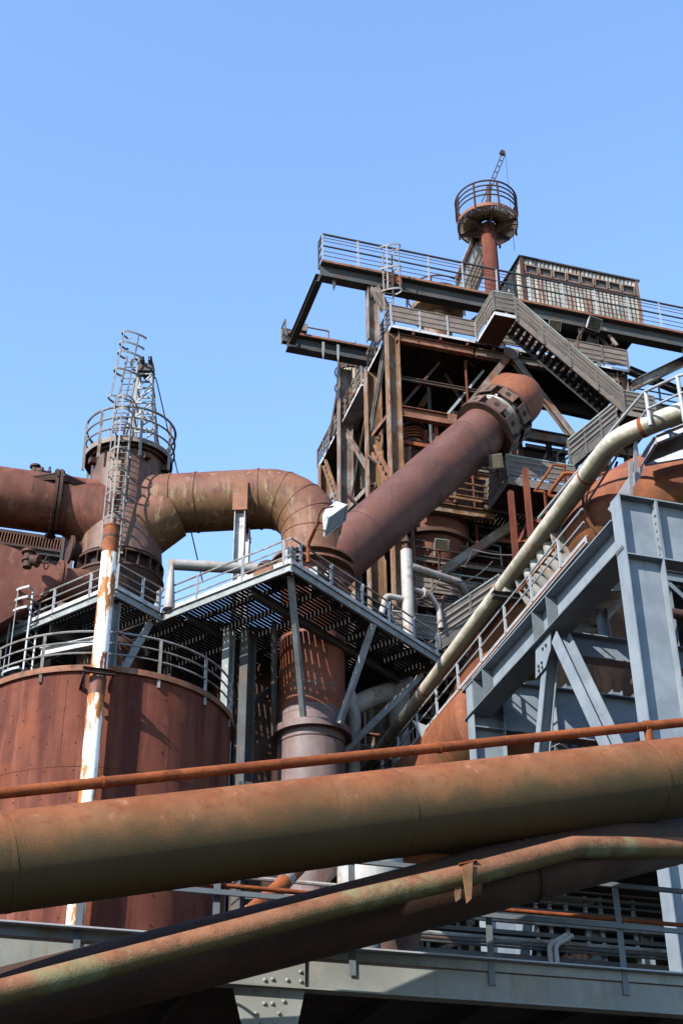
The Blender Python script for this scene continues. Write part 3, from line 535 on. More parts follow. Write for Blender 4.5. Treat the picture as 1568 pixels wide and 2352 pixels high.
railing(t, gap, M['rail'], h=1.12, rails=(.42, .77, 1.12), rr=.03, closed=True, posts=[rp[i] for i in range(2, 72, 5)], pw=.085, drop=.42)
for k, (px, py) in enumerate(((187, 2100), (768/2, 2060), (100, 2090))):
    pass
for a in (-125, -98, -69, -40, -152):
    n = V((math.cos(R(a)), math.sin(R(a)), 0)); p = TC+n*(TR+.06)
    t.part('stiffener', MB().box(p+EZ*5.2, .09, .14, 10.4, (n.cross(EZ), n, EZ)), M['deckface'], body)
# white pole
WP = aD(258, 1210, 41.0)
for _k in range(200):
    WP = aD(258, 1210, 38+_k*.05)
    if (V((WP.x, WP.y, 0))-TC).length < TR+.62: break
WP0 = V((WP.x, WP.y, 0))
t = Thing('vent_pole', 'tall white pole with peeling paint and rusty open top before the red tank', 'pole', WP0)
po = t.part('pole_body', MB().lathe(WP0, [(.235, 0), (.235, WP.z-.9), (.235, WP.z)], 32), M['peel'])
t.part('rusty_tip', MB().lathe(WP0, [(.24, WP.z-.95), (.24, WP.z-.06), (.255, WP.z-.055), (.255, WP.z), (.20, WP.z), (.20, WP.z-.3)], 32), M['hot_rust'])
cz = aX(225, 1552, WP.x).z; 
cz = aD(224, 1552, 36.9).z
q = V((WP.x, WP.y, 0)); d_ = (q-CAM); 
def zat(py, px=230): # height on the pole seen at picture row py
    lo, hi = 0, 40
    for _ in range(40):
        m_ = (lo+hi)/2; v = V((WP.x, WP.y, m_))-CAM; y = PH/2-FPX*v.dot(UP)/v.dot(FW)
        if y > py: lo = m_
        else: hi = m_
    return lo
cz = zat(1552)
cl = MB(); cl.chan((WP.x-.48, WP.y-.26, cz), (WP.x+.44, WP.y-.26, cz), .10, .16); 
bo = t.part('bracket', cl, M['rust_dk']); 
b2 = MB()
for s_ in (-1, 1): b2.bar((WP.x+s_*.40, WP.y-.2, cz), (WP.x+s_*.40, WP.y+.75, cz-.1), .07, .12); b2.bar((WP.x+s_*.40, WP.y-.2, cz-.05), (WP.x+s_*.36, WP.y+.1, cz-.45), .05, .09)
t.part('bracket_arm', b2, M['rust_dk'], bo)
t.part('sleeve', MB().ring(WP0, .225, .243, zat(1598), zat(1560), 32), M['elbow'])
t.part('band', MB().ring(WP0, .23, .245, zat(1240), zat(1234), 32), M['rust_dk'])
# ================================================================== platform frame (turned 36 degrees)
K = aD(668, 1295, 52.0); PZ = K.z
A_ = V((.807, .591, 0)).normalized(); B_ = V((-A_.y, A_.x, 0))
def pf(s, u, z=0.0): return V((K.x, K.y, PZ+z))+A_*s+B_*u
# vertical downcomer and the big elbow to the valve tower
VP_ = aD(718, 1302, 59.3); VX, VY = VP_.x, VP_.y; VR = 1.30
tw = aD(292, 1100, 63.0); TWX, TWY = tw.x, tw.y; TWR = 1.58
def vz(py, px=718):
    d = ray(px, py); h = (math.hypot(VX-CAM.x, VY-CAM.y)-VR)/math.hypot(d.x, d.y); return CAM.z+d.z*h
zc = aD(560, 1170, 60.5).z
dirx = (V((VX, VY, 0))-V((TWX, TWY, 0))).normalized()
zL = aD(330, 1185, 62.8).z; zH = aD(640, 1140, 59.8).z+.72
p_t = V((TWX, TWY, zL)); p_e = V((VX, VY, zH))
t = Thing('crossover_pipe', 'fat rust pipe with pale drips bending from the ladder tower down through the grating platform', 'pipe', (VX, VY, 0))
# mitred elbow
ep = V((VX, VY, 0)); hz = lambda k, z: V((VX, VY, z))-dirx*k
r_ = 2.1; cz_ = zH-r_
ctr = V((VX, VY, zH-r_))-dirx*r_
mit = [ctr+dirx*(r_*math.sin(R(a)))+EZ*(r_*math.cos(R(a))) for a in (0, 12, 24, 36, 48, 60, 72, 84, 90)]
sl_ = (mit[0]-p_t).normalized()
top = MB(); top.tube([p_t, mit[0]]+mit[1:]+[V((VX, VY, vz(1262)))], 1.30, 64)
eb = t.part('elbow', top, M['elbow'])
for k in (.34, .52, .97): 
    c = p_t+(mit[0]-p_t)*k; t.part('weld_band', MB().ring(c, 1.29, 1.335, -.035, .035, 64, sl_), M['elbow'], eb)
for a in (22.5, 45, 67.5): 
    c = ctr+dirx*(r_*math.sin(R(a)))+EZ*(r_*math.cos(R(a))); t.part('weld_band', MB().ring(c, 1.29, 1.318, -.02, .02, 64, dirx*math.cos(R(a))-EZ*math.sin(R(a))), M['elbow'], eb)
t.part('weld_band', MB().ring((VX, VY, cz_), 1.29, 1.325, -.03, .03, 64), M['elbow'], eb)

zr = 0
z1 = vz(1655); zm = vz(1612)
t.part('lower_shell', MB().lathe((VX, VY, 0), [(2.3, 0), (2.2, 10.4), (VR+.03, 13.6), (VR, 13.7), (VR, zm)], 64), M['vert']); t.part('upper_shell', MB().lathe((VX, VY, 0), [(VR, zm), (VR, vz(1262))], 64), M['vert_red'])
t.part('collar', MB().ring((VX, VY, 0), VR-.02, VR+.26, z1-.22, z1+.05, 64), M['vert'])
for py, e in ((1685, .02), (1565, .012), (1625, .012), (1440, .012)): t.part('weld_band', MB().ring((VX, VY, 0), VR-.02, VR+e, vz(py)-.025, vz(py)+.025, 64), M['rust_dk'] if py == 1685 else M['vert'])
z2 = vz(1275)-.2
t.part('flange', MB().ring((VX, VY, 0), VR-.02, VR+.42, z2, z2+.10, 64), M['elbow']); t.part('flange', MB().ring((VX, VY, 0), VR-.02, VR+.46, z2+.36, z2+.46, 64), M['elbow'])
t.part('compensator', MB().ring((VX, VY, 0), VR-.02, VR+.20, z2+.10, z2+.36, 64), M['rust_dk'])
# gusseted branch cone on the tower
hp = p_t+dirx*2.6; 
cone = MB(); cone.tube([p_t-EZ*1.7-dirx*.2, p_t-EZ*.35+dirx*2.1], [1.62, 1.22], 48); t.part('branch_cone', cone, M['elbow'])
# saddle stand under the crossover pipe
sd_p = aD(536, 1165, 59.6)
fr = (p_e-p_t)
k = .64; sp = p_t+fr*k
t = Thing('pipe_stand', 'white-legged stand propping the fat crossover pipe above the platform', 'stand', V((sp.x, sp.y, PZ)))
nn = dirx.cross(EZ)
for s_ in (-.3, 1.1):
    b = sp+nn*s_; t.part('leg', MB().ibeam(V((b.x, b.y, PZ+.1)), V((b.x, b.y, sp.z-1.35)), .44, .44, .03, .02, dirx), M['toe'])
t.part('head_beam', MB().ibeam(V((sp.x, sp.y, sp.z-1.42))-nn*1.1, V((sp.x, sp.y, sp.z-1.42))+nn*1.1, .36, .2, .02, .02), M['rust_dk'])
t.part('saddle', MB().plate([V((sp.x, sp.y, sp.z-1.35))+nn*.3, V((sp.x, sp.y, sp.z-1.35))+nn*1.38, V((sp.x, sp.y, sp.z+.05))+nn*1.40, V((sp.x, sp.y, sp.z+.05))+nn*1.31, V((sp.x, sp.y, sp.z-.9))+nn*.98], dirx, .62), M['deckface'])
# ================================================================== valve tower
t = Thing('valve_tower', 'round brown steel tower with a ring of railing at its head between two fat pipes', 'tower', (TWX, TWY, 0))
def tz(py): 
    d = ray(292, py); h = (math.hypot(TWX, TWY)-TWR)/math.hypot(d.x, d.y); return CAM.z+d.z*h
zt_ = tz(1022); zn = tz(1262)
body = t.part('shell', MB().lathe((TWX, TWY, 0), [(1.35, 0), (1.35, zn-1.3), (1.4, zn-.6), (1.55, zn), (TWR, zn+.1), (TWR, zt_)], 64), M['tower'])
cn = MB(); cn.lathe((TWX, TWY, 0), [(TWR-.02, zn+.0), (TWR+.22, zn+.05), (TWR+.02, zn+2.2)], 64); t.part('skirt', cn, M['tower'], body)
t.part('head_flange', MB().ring((TWX, TWY, 0), TWR-.02, TWR+.16, zt_-.12, zt_, 64), M['rust_dk'])
t.part('valve_ring', MB().ring((TWX, TWY, 0), TWR-.1, TWR+.30, zn-.16, zn-.06, 64), M['rust_dk']); t.part('valve_ring', MB().ring((TWX, TWY, 0), TWR-.1, TWR+.34, zn-.85, zn-.75, 64), M['rust_dk'])
t.part('valve_ring', MB().ring((TWX, TWY, 0), 1.35, TWR+.05, zn-1.3, zn-1.22, 64), M['rust_dk'])
t.part('valve_body', MB().lathe((TWX, TWY, 0), [(TWR+.05, zn-.8), (TWR+.02, zn-.1)], 64), M['sooty']); t.part('valve_body', MB().lathe((TWX, TWY, 0), [(1.38, zn-1.9), (TWR+.3, zn-.84)], 64), M['rust_dk'])
for i in range(20):
    a = R(i*18); n = V((math.cos(a), math.sin(a), 0)); p = V((TWX, TWY, zn-.46))+n*(TWR+.17); t.part('rib', MB().box(p, .03, .26, .58, (n.cross(EZ), n, EZ)), M['rust_dk'])
for a in (245, 290, 330, 200):
    n = V((math.cos(R(a)), math.sin(R(a)), 0)); t.part('lug', MB().box(V((TWX, TWY, zt_-.45))+n*(TWR+.12), .25, .3, .25, (n.cross(EZ), n, EZ)), M['rust_dk'])
n = V((-1, -.15, 0)).normalized(); 
t.part('nozzle', MB().tube([V((TWX, TWY, zn+.35))+n*1.4, V((TWX, TWY, zn+.35))+n*2.15], .42, 24), M['rust_dk']); t.part('nozzle_flange', MB().tube([V((TWX, TWY, zn+.35))+n*2.1, V((TWX, TWY, zn+.35))+n*2.2], .62, 24), M['rust_dk'])
# ring gallery
gz = zt_+.02; GR = TWR+.34
t.part('gallery_floor', MB().ring((TWX, TWY, 0), .3, GR, gz, gz+.04, 64), M['grate'])
t.part('gallery_kerb', MB().ring((TWX, TWY, 0), GR-.01, GR+.02, gz-.02, gz+.22, 64), M['panel'])
rp = arc((TWX, TWY, gz), GR+.05, 0, 360, 60)[:-1]
railing(t, rp, M['rail'], h=1.75, rails=(.62, 1.18, 1.75), rr=.045, closed=True, posts=[rp[i] for i in (3, 10, 17, 24, 31, 37, 46, 54)], pw=.12, drop=.75)
# left pipe
zlp = aD(150, 1165, 64).z
lz0 = aX(0, 1150, -2).z
dl = V((-1, 0.02, 0)).normalized()
pL = V((TWX, TWY, tz(1158)+.5)); 
t = Thing('collecting_pipe', 'fat dark rust pipe with a bolted flange leaving the ladder tower to the left edge', 'pipe', pL)
pl2 = pL+dl*14; body = t.part('pipe_body', MB().tube([pL-dl*.3, pl2], 1.28, 64), M['redpipe'])
t.part('branch_cone', MB().tube([pL-EZ*.5+dl*.6, pL+dl*2.3], [1.62, 1.27], 48), M['redpipe'])
fx = aD(125, 1160, 62.5).x; fc = pL+dl*((pL.x-fx)/-dl.x)
for s_ in (-.09, .09): 
    fo = t.part('flange', MB().ring(fc+dl*s_, 1.27, 1.52, -.06, .06, 64, dl), M['rust_dk'])
bme = MB().tube([(-.20, 0, 0), (.20, 0, 0)], .045, 6).mesh('bolt'); bme.materials.append(M['rust_dk'])
for i in range(28):
    a = R(i*360/28); t.dup('bolt', bme, fc+V((0, math.cos(a), math.sin(a)))*1.43, fo)
for s_ in (-1, 1):
    e = fc+dl*(-s_)*.15; n = V((0, -.93, .36)); o = e+n*1.27
    t.part('gusset', MB().plate([o, o+n*.38, o+dl*(-s_)*.95+n*.03, o+dl*(-s_)*.95], dl.cross(n), .04), M['rust_dk'])
    t.part('gusset_cover', MB().plate([o+n*.38+EZ*.02, o+n*.38-V((0, -.3, .75))*.35, o+dl*(-s_)*1.0-V((0, -.3, .75))*.2, o+dl*(-s_)*1.0+EZ*.02], V((0, -.4, .8)), .03), M['rust_dk'])
def valve(label, at, ax, sc_=1.0):
    t = Thing('gate_valve', label, 'valve', at, 'rusty valves on the pipes'); at = V(at)
    t.part('bonnet', MB().lathe(at, [(.16*sc_, -.15), (.16*sc_, .12), (.22*sc_, .13), (.22*sc_, .2), (.15*sc_, .22), (.17*sc_, .42*sc_), (.26*sc_, .44*sc_), (.26*sc_, .54*sc_), (.08, .56*sc_)], 20), M['rust_dk'])
    t.part('body', MB().lathe(at+EZ*.2*sc_, [(.12*sc_, 0), (.2*sc_, .12*sc_), (.2*sc_, .3*sc_), (.24*sc_, .32*sc_), (.24*sc_, .40*sc_), (.07, .42*sc_), (.05, .75*sc_)], 16, ax), M['rust_dk'])
    w_ = at+EZ*.2*sc_+V(ax).normalized()*.72*sc_; d, s_, u = frame(V(ax)); t.part('handwheel', MB().tube([w_+s_*(.24*sc_*math.cos(R(a)))+u*(.24*sc_*math.sin(R(a))) for a in range(0, 360, 30)], .025, 6, closed=True), M['rust_dk'])
    return t
vx = aD(80, 1095, 62).x; valve('small rusty valve standing on top of the fat left-hand pipe', pL+dl*((pL.x-vx)/-dl.x)+EZ*1.30, (1, -.3, 0), .9)
# caged ladders of the tower
toC = (V((0, 0, 0))-V((TWX, TWY, 0))).normalized()
ang = math.atan2(toC.y, toC.x)-R(10)
n = V((math.cos(ang), math.sin(ang), 0)); sd_ = n.cross(EZ)
lb = V((TWX, TWY, PZ+.1))+n*(TWR+.38); lt = V((TWX, TWY, gz+1.1))+n*(TWR+.38)
L_ = (lt-lb).length
ladder('tall caged ladder up the front of the round brown tower', lb, lt, sd_, M['rail'], .60, (3.2, L_+.9), n, .46, hoops=[3.4, 4.7, 5.9, 7.1, 8.1, L_-.7, L_-.0, L_+.7], sr=.04)
gzc = V((TWX, TWY, gz))
l0 = aD(277, 1010, 62.2); l1 = aD(311, 792, 65.0)
l0 = aZ(266, 1016, gz); l0d = (l0-CAM).length; l1 = aD(307, 818, l0d+2.2)
ld = (l1-l0)
ladder('leaning caged ladder above the ring gallery, rising highest against the sky', l0, l1, RT, M['rail'], .56, (1.8, ld.length+.9), (-V((FW.x, FW.y, 0)).normalized()*.6-RT*.55), .42, hoops=[2.0, 3.4, 4.8, ld.length-.1, ld.length+.95], sr=.05)
# lattice hoist mast
m_t = aD(337, 838, 65.0); base = V((TWX, TWY, gz))+RT*.75+V((FW.x, FW.y, 0)).normalized()*.1
t = Thing('hoist_mast', 'grey lattice mast with a pulley head standing on the ring gallery beside a ladder', 'mast', base)
hh = m_t.z-gz; axd = m_t-base; F2 = V((FW.x, FW.y, 0)).normalized()
def mp(k, i, j): w_ = .62*(1-k)+.24*k; return base+axd*k+RT*(i*w_)+F2*(j*w_)
for i in (-1, 1):
    for j in (-1, 1): t.part('leg', MB().angle(mp(0, i, j), mp(1, i, j), .13, .02, F2), M['galv'])
for kk in range(6):
    k = .12+kk*.15
    for i, j, i2, j2 in ((-1, -1, 1, -1), (1, -1, 1, 1), (-1, -1, -1, 1), (-1, 1, 1, 1)):
        t.part('strut', MB().bar(mp(k, i, j), mp(k, i2, j2), .06, .09), M['galv'])
        if kk < 5: t.part('diagonal', MB().bar(mp(k, i, j), mp(k+.15, i2, j2), .05, .05), M['galv'])
t.part('head_beam', MB().ibeam(m_t+F2*-.5+RT*.2, m_t+F2*.9+RT*.2, .16, .24, .02, .02), M['plat']); t.part('head_beam', MB().ibeam(m_t+F2*-.5-RT*.15, m_t+F2*.9-RT*.15, .16, .24, .02, .02), M['plat'])
t.part('head_plate', MB().box(m_t-EZ*.3, .7, .5, .4, (RT, F2, EZ)), M['steel_dk'])
wh = m_t-RT*.42-EZ*.25-F2*.3; t.part('pulley', MB().tube([wh+RT*(.2*math.cos(R(a)))+EZ*(.32*math.sin(R(a)))+F2*(.15*math.cos(R(a))) for a in range(0, 360, 24)], .05, 6, closed=True), M['rust_dk'])
t.part('knee_brace', MB().bar(mp(.0, -1, -1)-RT*.5, mp(.55, -1, -1), .10, .07), M['galv'])
ca = aD(359, 870, 65.5); cb = aD(466, 1338, 62.0)
t = Thing('guy_cable', 'thin dark cable slanting down from the hoist mast behind the crossover pipe to the platform', 'cable', cb)
t.part('strand', MB().tube([aD(350, 860, 65.2), ca, cb], .03, 6), M['steel_dk'])
# ================================================================== grating platform
def grating(mb, s0, s1, u0, u1, holes, pitch=.185, wd=.155, z=0.0, hgt=.012):
    n = int((u1-u0)/pitch)
    for i in range(n):
        u = u0+(i+.5)*pitch; segs = [(s0, s1)]
        for hs, hu, hr in holes:
            if abs(u-hu) < hr:
                k = math.sqrt(hr*hr-(u-hu)**2); ns = []
                for a, b in segs:
                    if hs+k <= a or hs-k >= b: ns.append((a, b)); continue
                    if a < hs-k: ns.append((a, hs-k))
                    if b > hs+k: ns.append((hs+k, b))
                segs = ns
        for a, b in segs:
            c = pf((a+b)/2, u, z); mb.box(c, b-a, wd, hgt, (A_, B_, EZ))
def su(x, y): p = V((x-K.x, y-K.y, 0)); return p.dot(A_), p.dot(B_)
vs, vu = su(VX, VY); ts, tu = su(TWX, TWY)
SR = 9.75; UB = 6.75; UD = 12.5
t = Thing('grating_platform', 'big open-grating platform with light rails, seen from below in the middle of the picture', 'platform', K, 'grating platforms')
gm = MB(); grating(gm, .08, SR, .08, UD, [(vs, vu, VR+.1), (ts, tu, 1.5)]); t.part('grating', gm, M['grate'])
def edge(t, a, b, m, h=.34, z=-.17):
    return t.part('edge_beam', MB().chan(a+EZ*z, b+EZ*z, .10, h, .02), m)
edge(t, pf(0, UB), pf(0, 0), M['plat']); edge(t, pf(0, 0), pf(SR, 0), M['plat']); edge(t, pf(SR, 0), pf(SR, UD), M['steel_dk']); edge(t, pf(SR, UD), pf(0, UD), M['steel_dk'])
for i in range(8):
    s = .95+i*1.22
    for u0, u1 in ((.12, UD-.1),):
        if abs(s-vs) < VR+.1: 
            k = math.sqrt((VR+.15)**2-(s-vs)**2); rs = ((u0, vu-k), (vu+k, u1))
        else: rs = ((u0, u1),)
        jm = MB()
        for a, b in rs: jm.chan(pf(s, a, -.14), pf(s, b, -.14), .05, .20, .015)
        t.part('joist', jm, M['grate'])
for u in (2.0, 5.2): 
    mb = MB(); mb.ibeam(pf(.12, u, -.42), pf(SR-.1, u, -.42), .2, .30, .02, .015); t.part('cross_beam', mb, M['steel_dk'])
T_ = V((0, 0, .02))
railing(t, [pf(0.02, UB, .02), pf(0.02, 0.02, .02), pf(SR, 0.02, .02)], M['rail'], h=1.1, rails=(.38, .75, 1.1), rr=.032, toe=.22, toe_m=M['toe'], posts=[pf(.02, u, .02) for u in (UB-.05, 4.6, 2.35, .35)]+[pf(s, .02, .02) for s in (.6, 2.45, 4.4, 6.2, 7.9, 9.6)], pw=.10, post_m=M['galv'], drop=.15)
# struts of the platform
def strut(t, a, b, m, w_=.22, h=.2): return t.part('strut', MB().chan(a, b, w_, h, .02, B_), m)
def onpipe(px, py, off=.15):
    d = ray(px, py); n2 = V((d.x, d.y)).normalized(); 
    h = math.hypot(VX, VY)-VR-off; k = h/math.hypot(d.x, d.y); return CAM+d*k
col_z = z1
c1 = V((VX, VY, col_z+.06))
strut(t, pf(.35, .35, -.3), onpipe(694, 1648), M['plat'], .2, .2)
strut(t, aZ(853, 1432, PZ-.35), onpipe(776, 1660), M['plat'], .2, .2)
strut(t, aZ(965, 1545, PZ-.3), V((VX+.9, VY-.2, col_z-.9)), M['plat'], .2, .2)
strut(t, aZ(650, 1420, PZ-.35)+B_*.5, V((VX-1.5, VY+.2, col_z-.2)), M['steel_dk'], .16, .16)
# leg of the platform
lgp = aZ(527, 1447, PZ-.35); 
t.part('leg', MB().ibeam(V((lgp.x, lgp.y, 0)), lgp, .34, .34, .03, .02, A_), M['plat'])
lg2 = lgp+A_*.9+B_*.6; t.part('leg', MB().ibeam(V((lg2.x, lg2.y, 0)), lg2, .3, .3, .03, .02, A_), M['steel_dk'])
lg3 = lgp+A_*.2+B_*3.2; t.part('leg', MB().ibeam(V((lg3.x, lg3.y, 0)), lg3, .4, .4, .03, .02, A_), M['sooty'])
lx = pf(SR-1.0, 6); t.part('leg', MB().ibeam(V((lx.x, lx.y, 0)), lx-EZ*.35, .4, .4, .03, .02, A_), M['steel_dk'])
t.part('knee_brace', MB().bar(lg2-EZ*3.6, lg2+A_*3.0-EZ*.4, .16, .2), M['steel_dk'])
# left-hand platform
L0 = aZ(262, 1352, PZ); ls, lu = su(L0.x, L0.y)
t = Thing('tower_platform', 'narrower grating platform round the foot of the brown tower, above the red tank', 'platform', L0, 'grating platforms')
LS0, LU0, LU1 = ls, lu, lu+8.2
gm = MB(); grating(gm, LS0+.08, -.02, LU0+.05, LU1, [(ts, tu, 1.5)]); t.part('grating', gm, M['grate'])
edge(t, pf(LS0, LU1), pf(LS0, LU0), M['plat']); edge(t, pf(LS0, LU0), pf(-.02, LU0), M['plat']); edge(t, pf(-.0, LU0), pf(0, UB), M['plat'])
for i in range(3):
    s = LS0+.5+i*.85; t.part('joist', MB().chan(pf(s, LU0+.1, -.14), pf(s, LU1, -.14), .05, .2, .015), M['grate'])
t.part('cross_beam', MB().ibeam(pf(LS0+.05, LU0+3.4, -.62), pf(-.1, LU0+3.4, -.62), .2, .5, .02, .02), M['steel_dk'])
railing(t, [pf(LS0, LU1-2.5, .02), pf(LS0, LU0, .02), pf(-.1, LU0, .02)], M['rail'], h=1.1, rails=(.40, .75, 1.1), rr=.036, toe=.20, toe_m=M['toe'], posts=[pf(LS0, LU1-2.5, .02), pf(LS0, LU0+3.3, .02), pf(LS0, LU0+1.3, .02), pf(LS0+.1, LU0, .02), pf(LS0+1.5, LU0, .02), pf(-.15, LU0, .02)], pw=.10, post_m=M['galv'], drop=.15)
ctr_ = pf(LS0+.35, LU0+.35); lgz = PZ-.35
t.part('leg', MB().ibeam(V((ctr_.x, ctr_.y, TZ+.2)), V((ctr_.x, ctr_.y, lgz)), .42, .42, .03, .02, A_), M['plat'])
c2_ = pf(LS0+.2, LU1-.8); t.part('leg', MB().ibeam(V((c2_.x, c2_.y, TZ-6)), V((c2_.x, c2_.y, lgz)), .42, .42, .03, .02, A_), M['plat'])
t.part('tie_beam', MB().ibeam(aZ(95, 1500, PZ-1.9), pf(LS0+.1, LU0+.3, -2.0), .26, .34, .025, .02), M['toe'])
t.part('knee_brace', MB().bar(V((ctr_.x, ctr_.y, PZ-4.5)), pf(-.3, LU0+.3, -.4), .2, .22), M['plat'])
t.part('knee_brace', MB().bar(V((ctr_.x, ctr_.y, PZ-2.4))+B_*2.4, V((ctr_.x, ctr_.y, PZ-5.0)), .16, .2), M['plat'])
t.part('roof_sheet', MB().box(pf(LS0+4, LU0+6.5, -2.9), 9, 9, .05, (A_, B_, EZ)), M['sooty'])
# caged ladder at the left end of that platform
lq = pf(LS0-.35, LU1-2.2); lb_ = V((lq.x, lq.y, TZ+1.0))
lq = aZ(78, 1425, PZ); lb_ = V((lq.x, lq.y, PZ-4.2))
ladder('short caged ladder left of the white pole, rising past the tank rail', lb_, lb_+EZ*5.3, F2*.9+RT*.3, M['galv'], .6, (2.6, 5.2), (-RT*.9-F2*-.3), .62, hoops=[1.9, 4.5, 4.95, 5.4], sr=.035)
# grey U-pipe on the platform
q0 = aZ(388, 1400, PZ+.05); zq = aD(388, 1325, 57.3).z; q1 = V((q0.x, q0.y, zq)); q2 = aD(660, 1240, 57.6); q2.z = zq+.15
t = Thing('grey_pipe', 'pale grey pipe with a square elbow lying along the platform behind the rail', 'pipe', q0)
t.part('pipe_body', MB().tube([q0, q1, q2], .235, 24), M['pale2'])
# equipment on the platform corner
t = Thing('valve_drive', 'rusty motor drive and small grey boxes at the platform corner under the floodlight', 'drive', pf(1.2, .6))
mb = MB(); mb.lathe(pf(.55, 1.55, .45), [(.34, -.25), (.42, -.2), (.42, .2), (.34, .25), (.2, .26)], 20, B_*-.6-A_*.8); t.part('motor', mb, M['rust_dk'])
t.part('motor_base', MB().box(pf(.6, 1.3, .12), 1.3, .9, .2, (A_, B_, EZ)), M['deckface'])
for s, u, a, b, h, m in ((.45, .42, .34, .30, .9, 'plat'), (1.25, .5, .9, .4, .45, 'deckface'), (2.3, .6, .45, .4, 1.0, 'plat'), (2.9, .55, .30, .34, 1.1, 'plat'), (3.4, .55, .3, .3, 1.0, 'plat'), (3.95, .6, .5, .4, .85, 'plat'), (4.7, .6, .3, .3, 1.05, 'panel'), (5.4, .7, .6, .4, .55, 'panel')):
    t.part('cabinet', MB().box(pf(s, u, h/2+.03), a, b, h, (A_, B_, EZ)), M[m])
t.part('drive_rod', MB().tube([pf(2.2, .35, .75), pf(5.2, .35, .35)], .06, 8), M['pipe_thin']); t.part('drive_rod', MB().tube([pf(1.0, .3, 1.0), pf(4.1, .3, .75)], .05, 8), M['deckface'])
# floodlights
def flood(label, at, aim, size, pole, m='white', hood=1.0, grp='floodlights on the plant'):
    t = Thing('floodlight', label, 'floodlight', at, grp); at = V(at); d, s_, u = frame(V(aim)); w_, h, l = size
    f = [at+s_*(w_*i)+u*(h*j)+d*l for i, j in ((-1, -1), (1, -1), (1, 1), (-1, 1))]; b = [at+s_*(w_*.45*i)+u*(h*.55*j)-d*l*.35 for i, j in ((-1, -1), (1, -1), (1, 1), (-1, 1))]
    t.part('housing', MB().add(f+b, [(3, 2, 1, 0)]+[(i, (i+1) % 4, 4+(i+1) % 4, 4+i) for i in range(4)]+[(4, 5, 6, 7)]), M[m])
    g_ = [p+d*.012 for p in f]; cc = (f[0]+f[2])/2
    t.part('lens', MB().plate([cc+(p-cc)*.9+d*.012 for p in f], d, .016), M['glass'])
    t.part('bracket', MB().tube([at+s_*w_*1.06, at+s_*w_*1.06-u*h*1.3, at-s_*w_*1.06-u*h*1.3, at-s_*w_*1.06], .03, 6), M['rust_dk'])
    if pole: t.part('pole', MB().tube(bend(pole, .3, 5), .055, 8), M['rust_dk'])
    return t
fa_ = aD(768, 1192, 51.6)
pbase = aZ(707, 1292, PZ+.02)
t = Thing('floodlight', 'big white trapezoid floodlight on a bent pole over the platform corner', 'floodlight', fa_, 'floodlights on the plant')
dn = (-EZ*.75+RT*.55-F2*.35).normalized(); d, s_, u = frame(dn, (RT*.5+EZ*.6))
bk = [aD(px, py, dd) for px, py, dd in ((745, 1176, 51.5), (768, 1152, 51.9), (795, 1163, 51.9), (778, 1180, 51.5))]
ft = [aD(px, py, dd) for px, py, dd in ((743, 1230, 51.1), (757, 1182, 51.3), (793, 1166, 51.9), (791, 1196, 51.7))]
T1, T2, T3, T4, L1, B1, Q1 = [aD(*q) for q in ((747, 1170, 51.9), (772, 1151, 52.5), (797, 1159, 52.4), (752, 1191, 51.4), (740, 1184, 52.1), (743, 1233, 51.2), (792, 1195, 52.1))]
hs = MB(); hs.add([T1, T2, T3, T4, L1, B1, Q1], [(0, 1, 2, 3), (0, 3, 5, 4), (1, 6, 2), (0, 4, 6, 1), (4, 5, 6)]); t.part('housing', hs, M['white'])
cc = (T4+T3+Q1+B1)/4; ln = (T3-T4).cross(B1-T4).normalized(); ln = ln if ln.dot(FW) < 0 else -ln
t.part('lens', MB().plate([cc+(q-cc)*.99-ln*.01 for q in (T4, T3, Q1, B1)], ln, .02), M['glass'])
fr = MB()
for a, b in ((T4, T3), (T3, Q1), (Q1, B1), (B1, T4)): fr.bar(a+ln*.02, b+ln*.02, .04, .05, ln)
t.part('lens_frame', fr, M['plat'])
pm = aD(733, 1195, 51.7)
t.part('pole', MB().tube(bend([pbase, V((pbase.x, pbase.y, aD(707, 1222, 51.6).z)), pm], .3, 5), .07, 8), M['pipe_thin'])
t.part('bracket', MB().tube([aD(766, 1163, 51.4), aD(741, 1168, 51.4), aD(733, 1180, 51.5), aD(727, 1215, 51.5), aD(745, 1218, 51.2)], .035, 6), M['rust_dk'])

for lab, pl, sag in (('thin black cable sagging from the platform floodlight pole along the rail', (aD(706, 1250, 51.7), pf(3.2, .1, 1.0), pf(6.4, .1, .9)), .18), ('dark cable looped between the pale standpipe and the lower landing', (pf(8.4, .7, 2.6), aD(1010, 1330, 60), aD(1130, 1290, 62)), .5), ('slack cable strung under the ochre gallery toward the rust posts', (aD(1063, 1300, 62), aD(1085, 1262, 62), aD(1210, 1272, 58)), .15)):
    pts_ = []
    for a, b in zip(pl[:-1], pl[1:]):
        for k in range(9): q = k/9; pts_.append(a+(b-a)*q-EZ*(sag*4*q*(1-q)))
    solo('cable', lab, 'cable', MB().tube(pts_+[pl[-1]], .028, 6), M['steel_dk'], pl[0], 'loose cables on the plant')
# ================================================================== furnace tower frame
FX, FY, FZ = 18.6, 52.15, 47.72; XR2 = 31.7
t = Thing('furnace_tower', 'tall rusty open steel tower with a plated top deck, columns and braces at the right', 'tower frame', (25, 57, 0))
FT = t
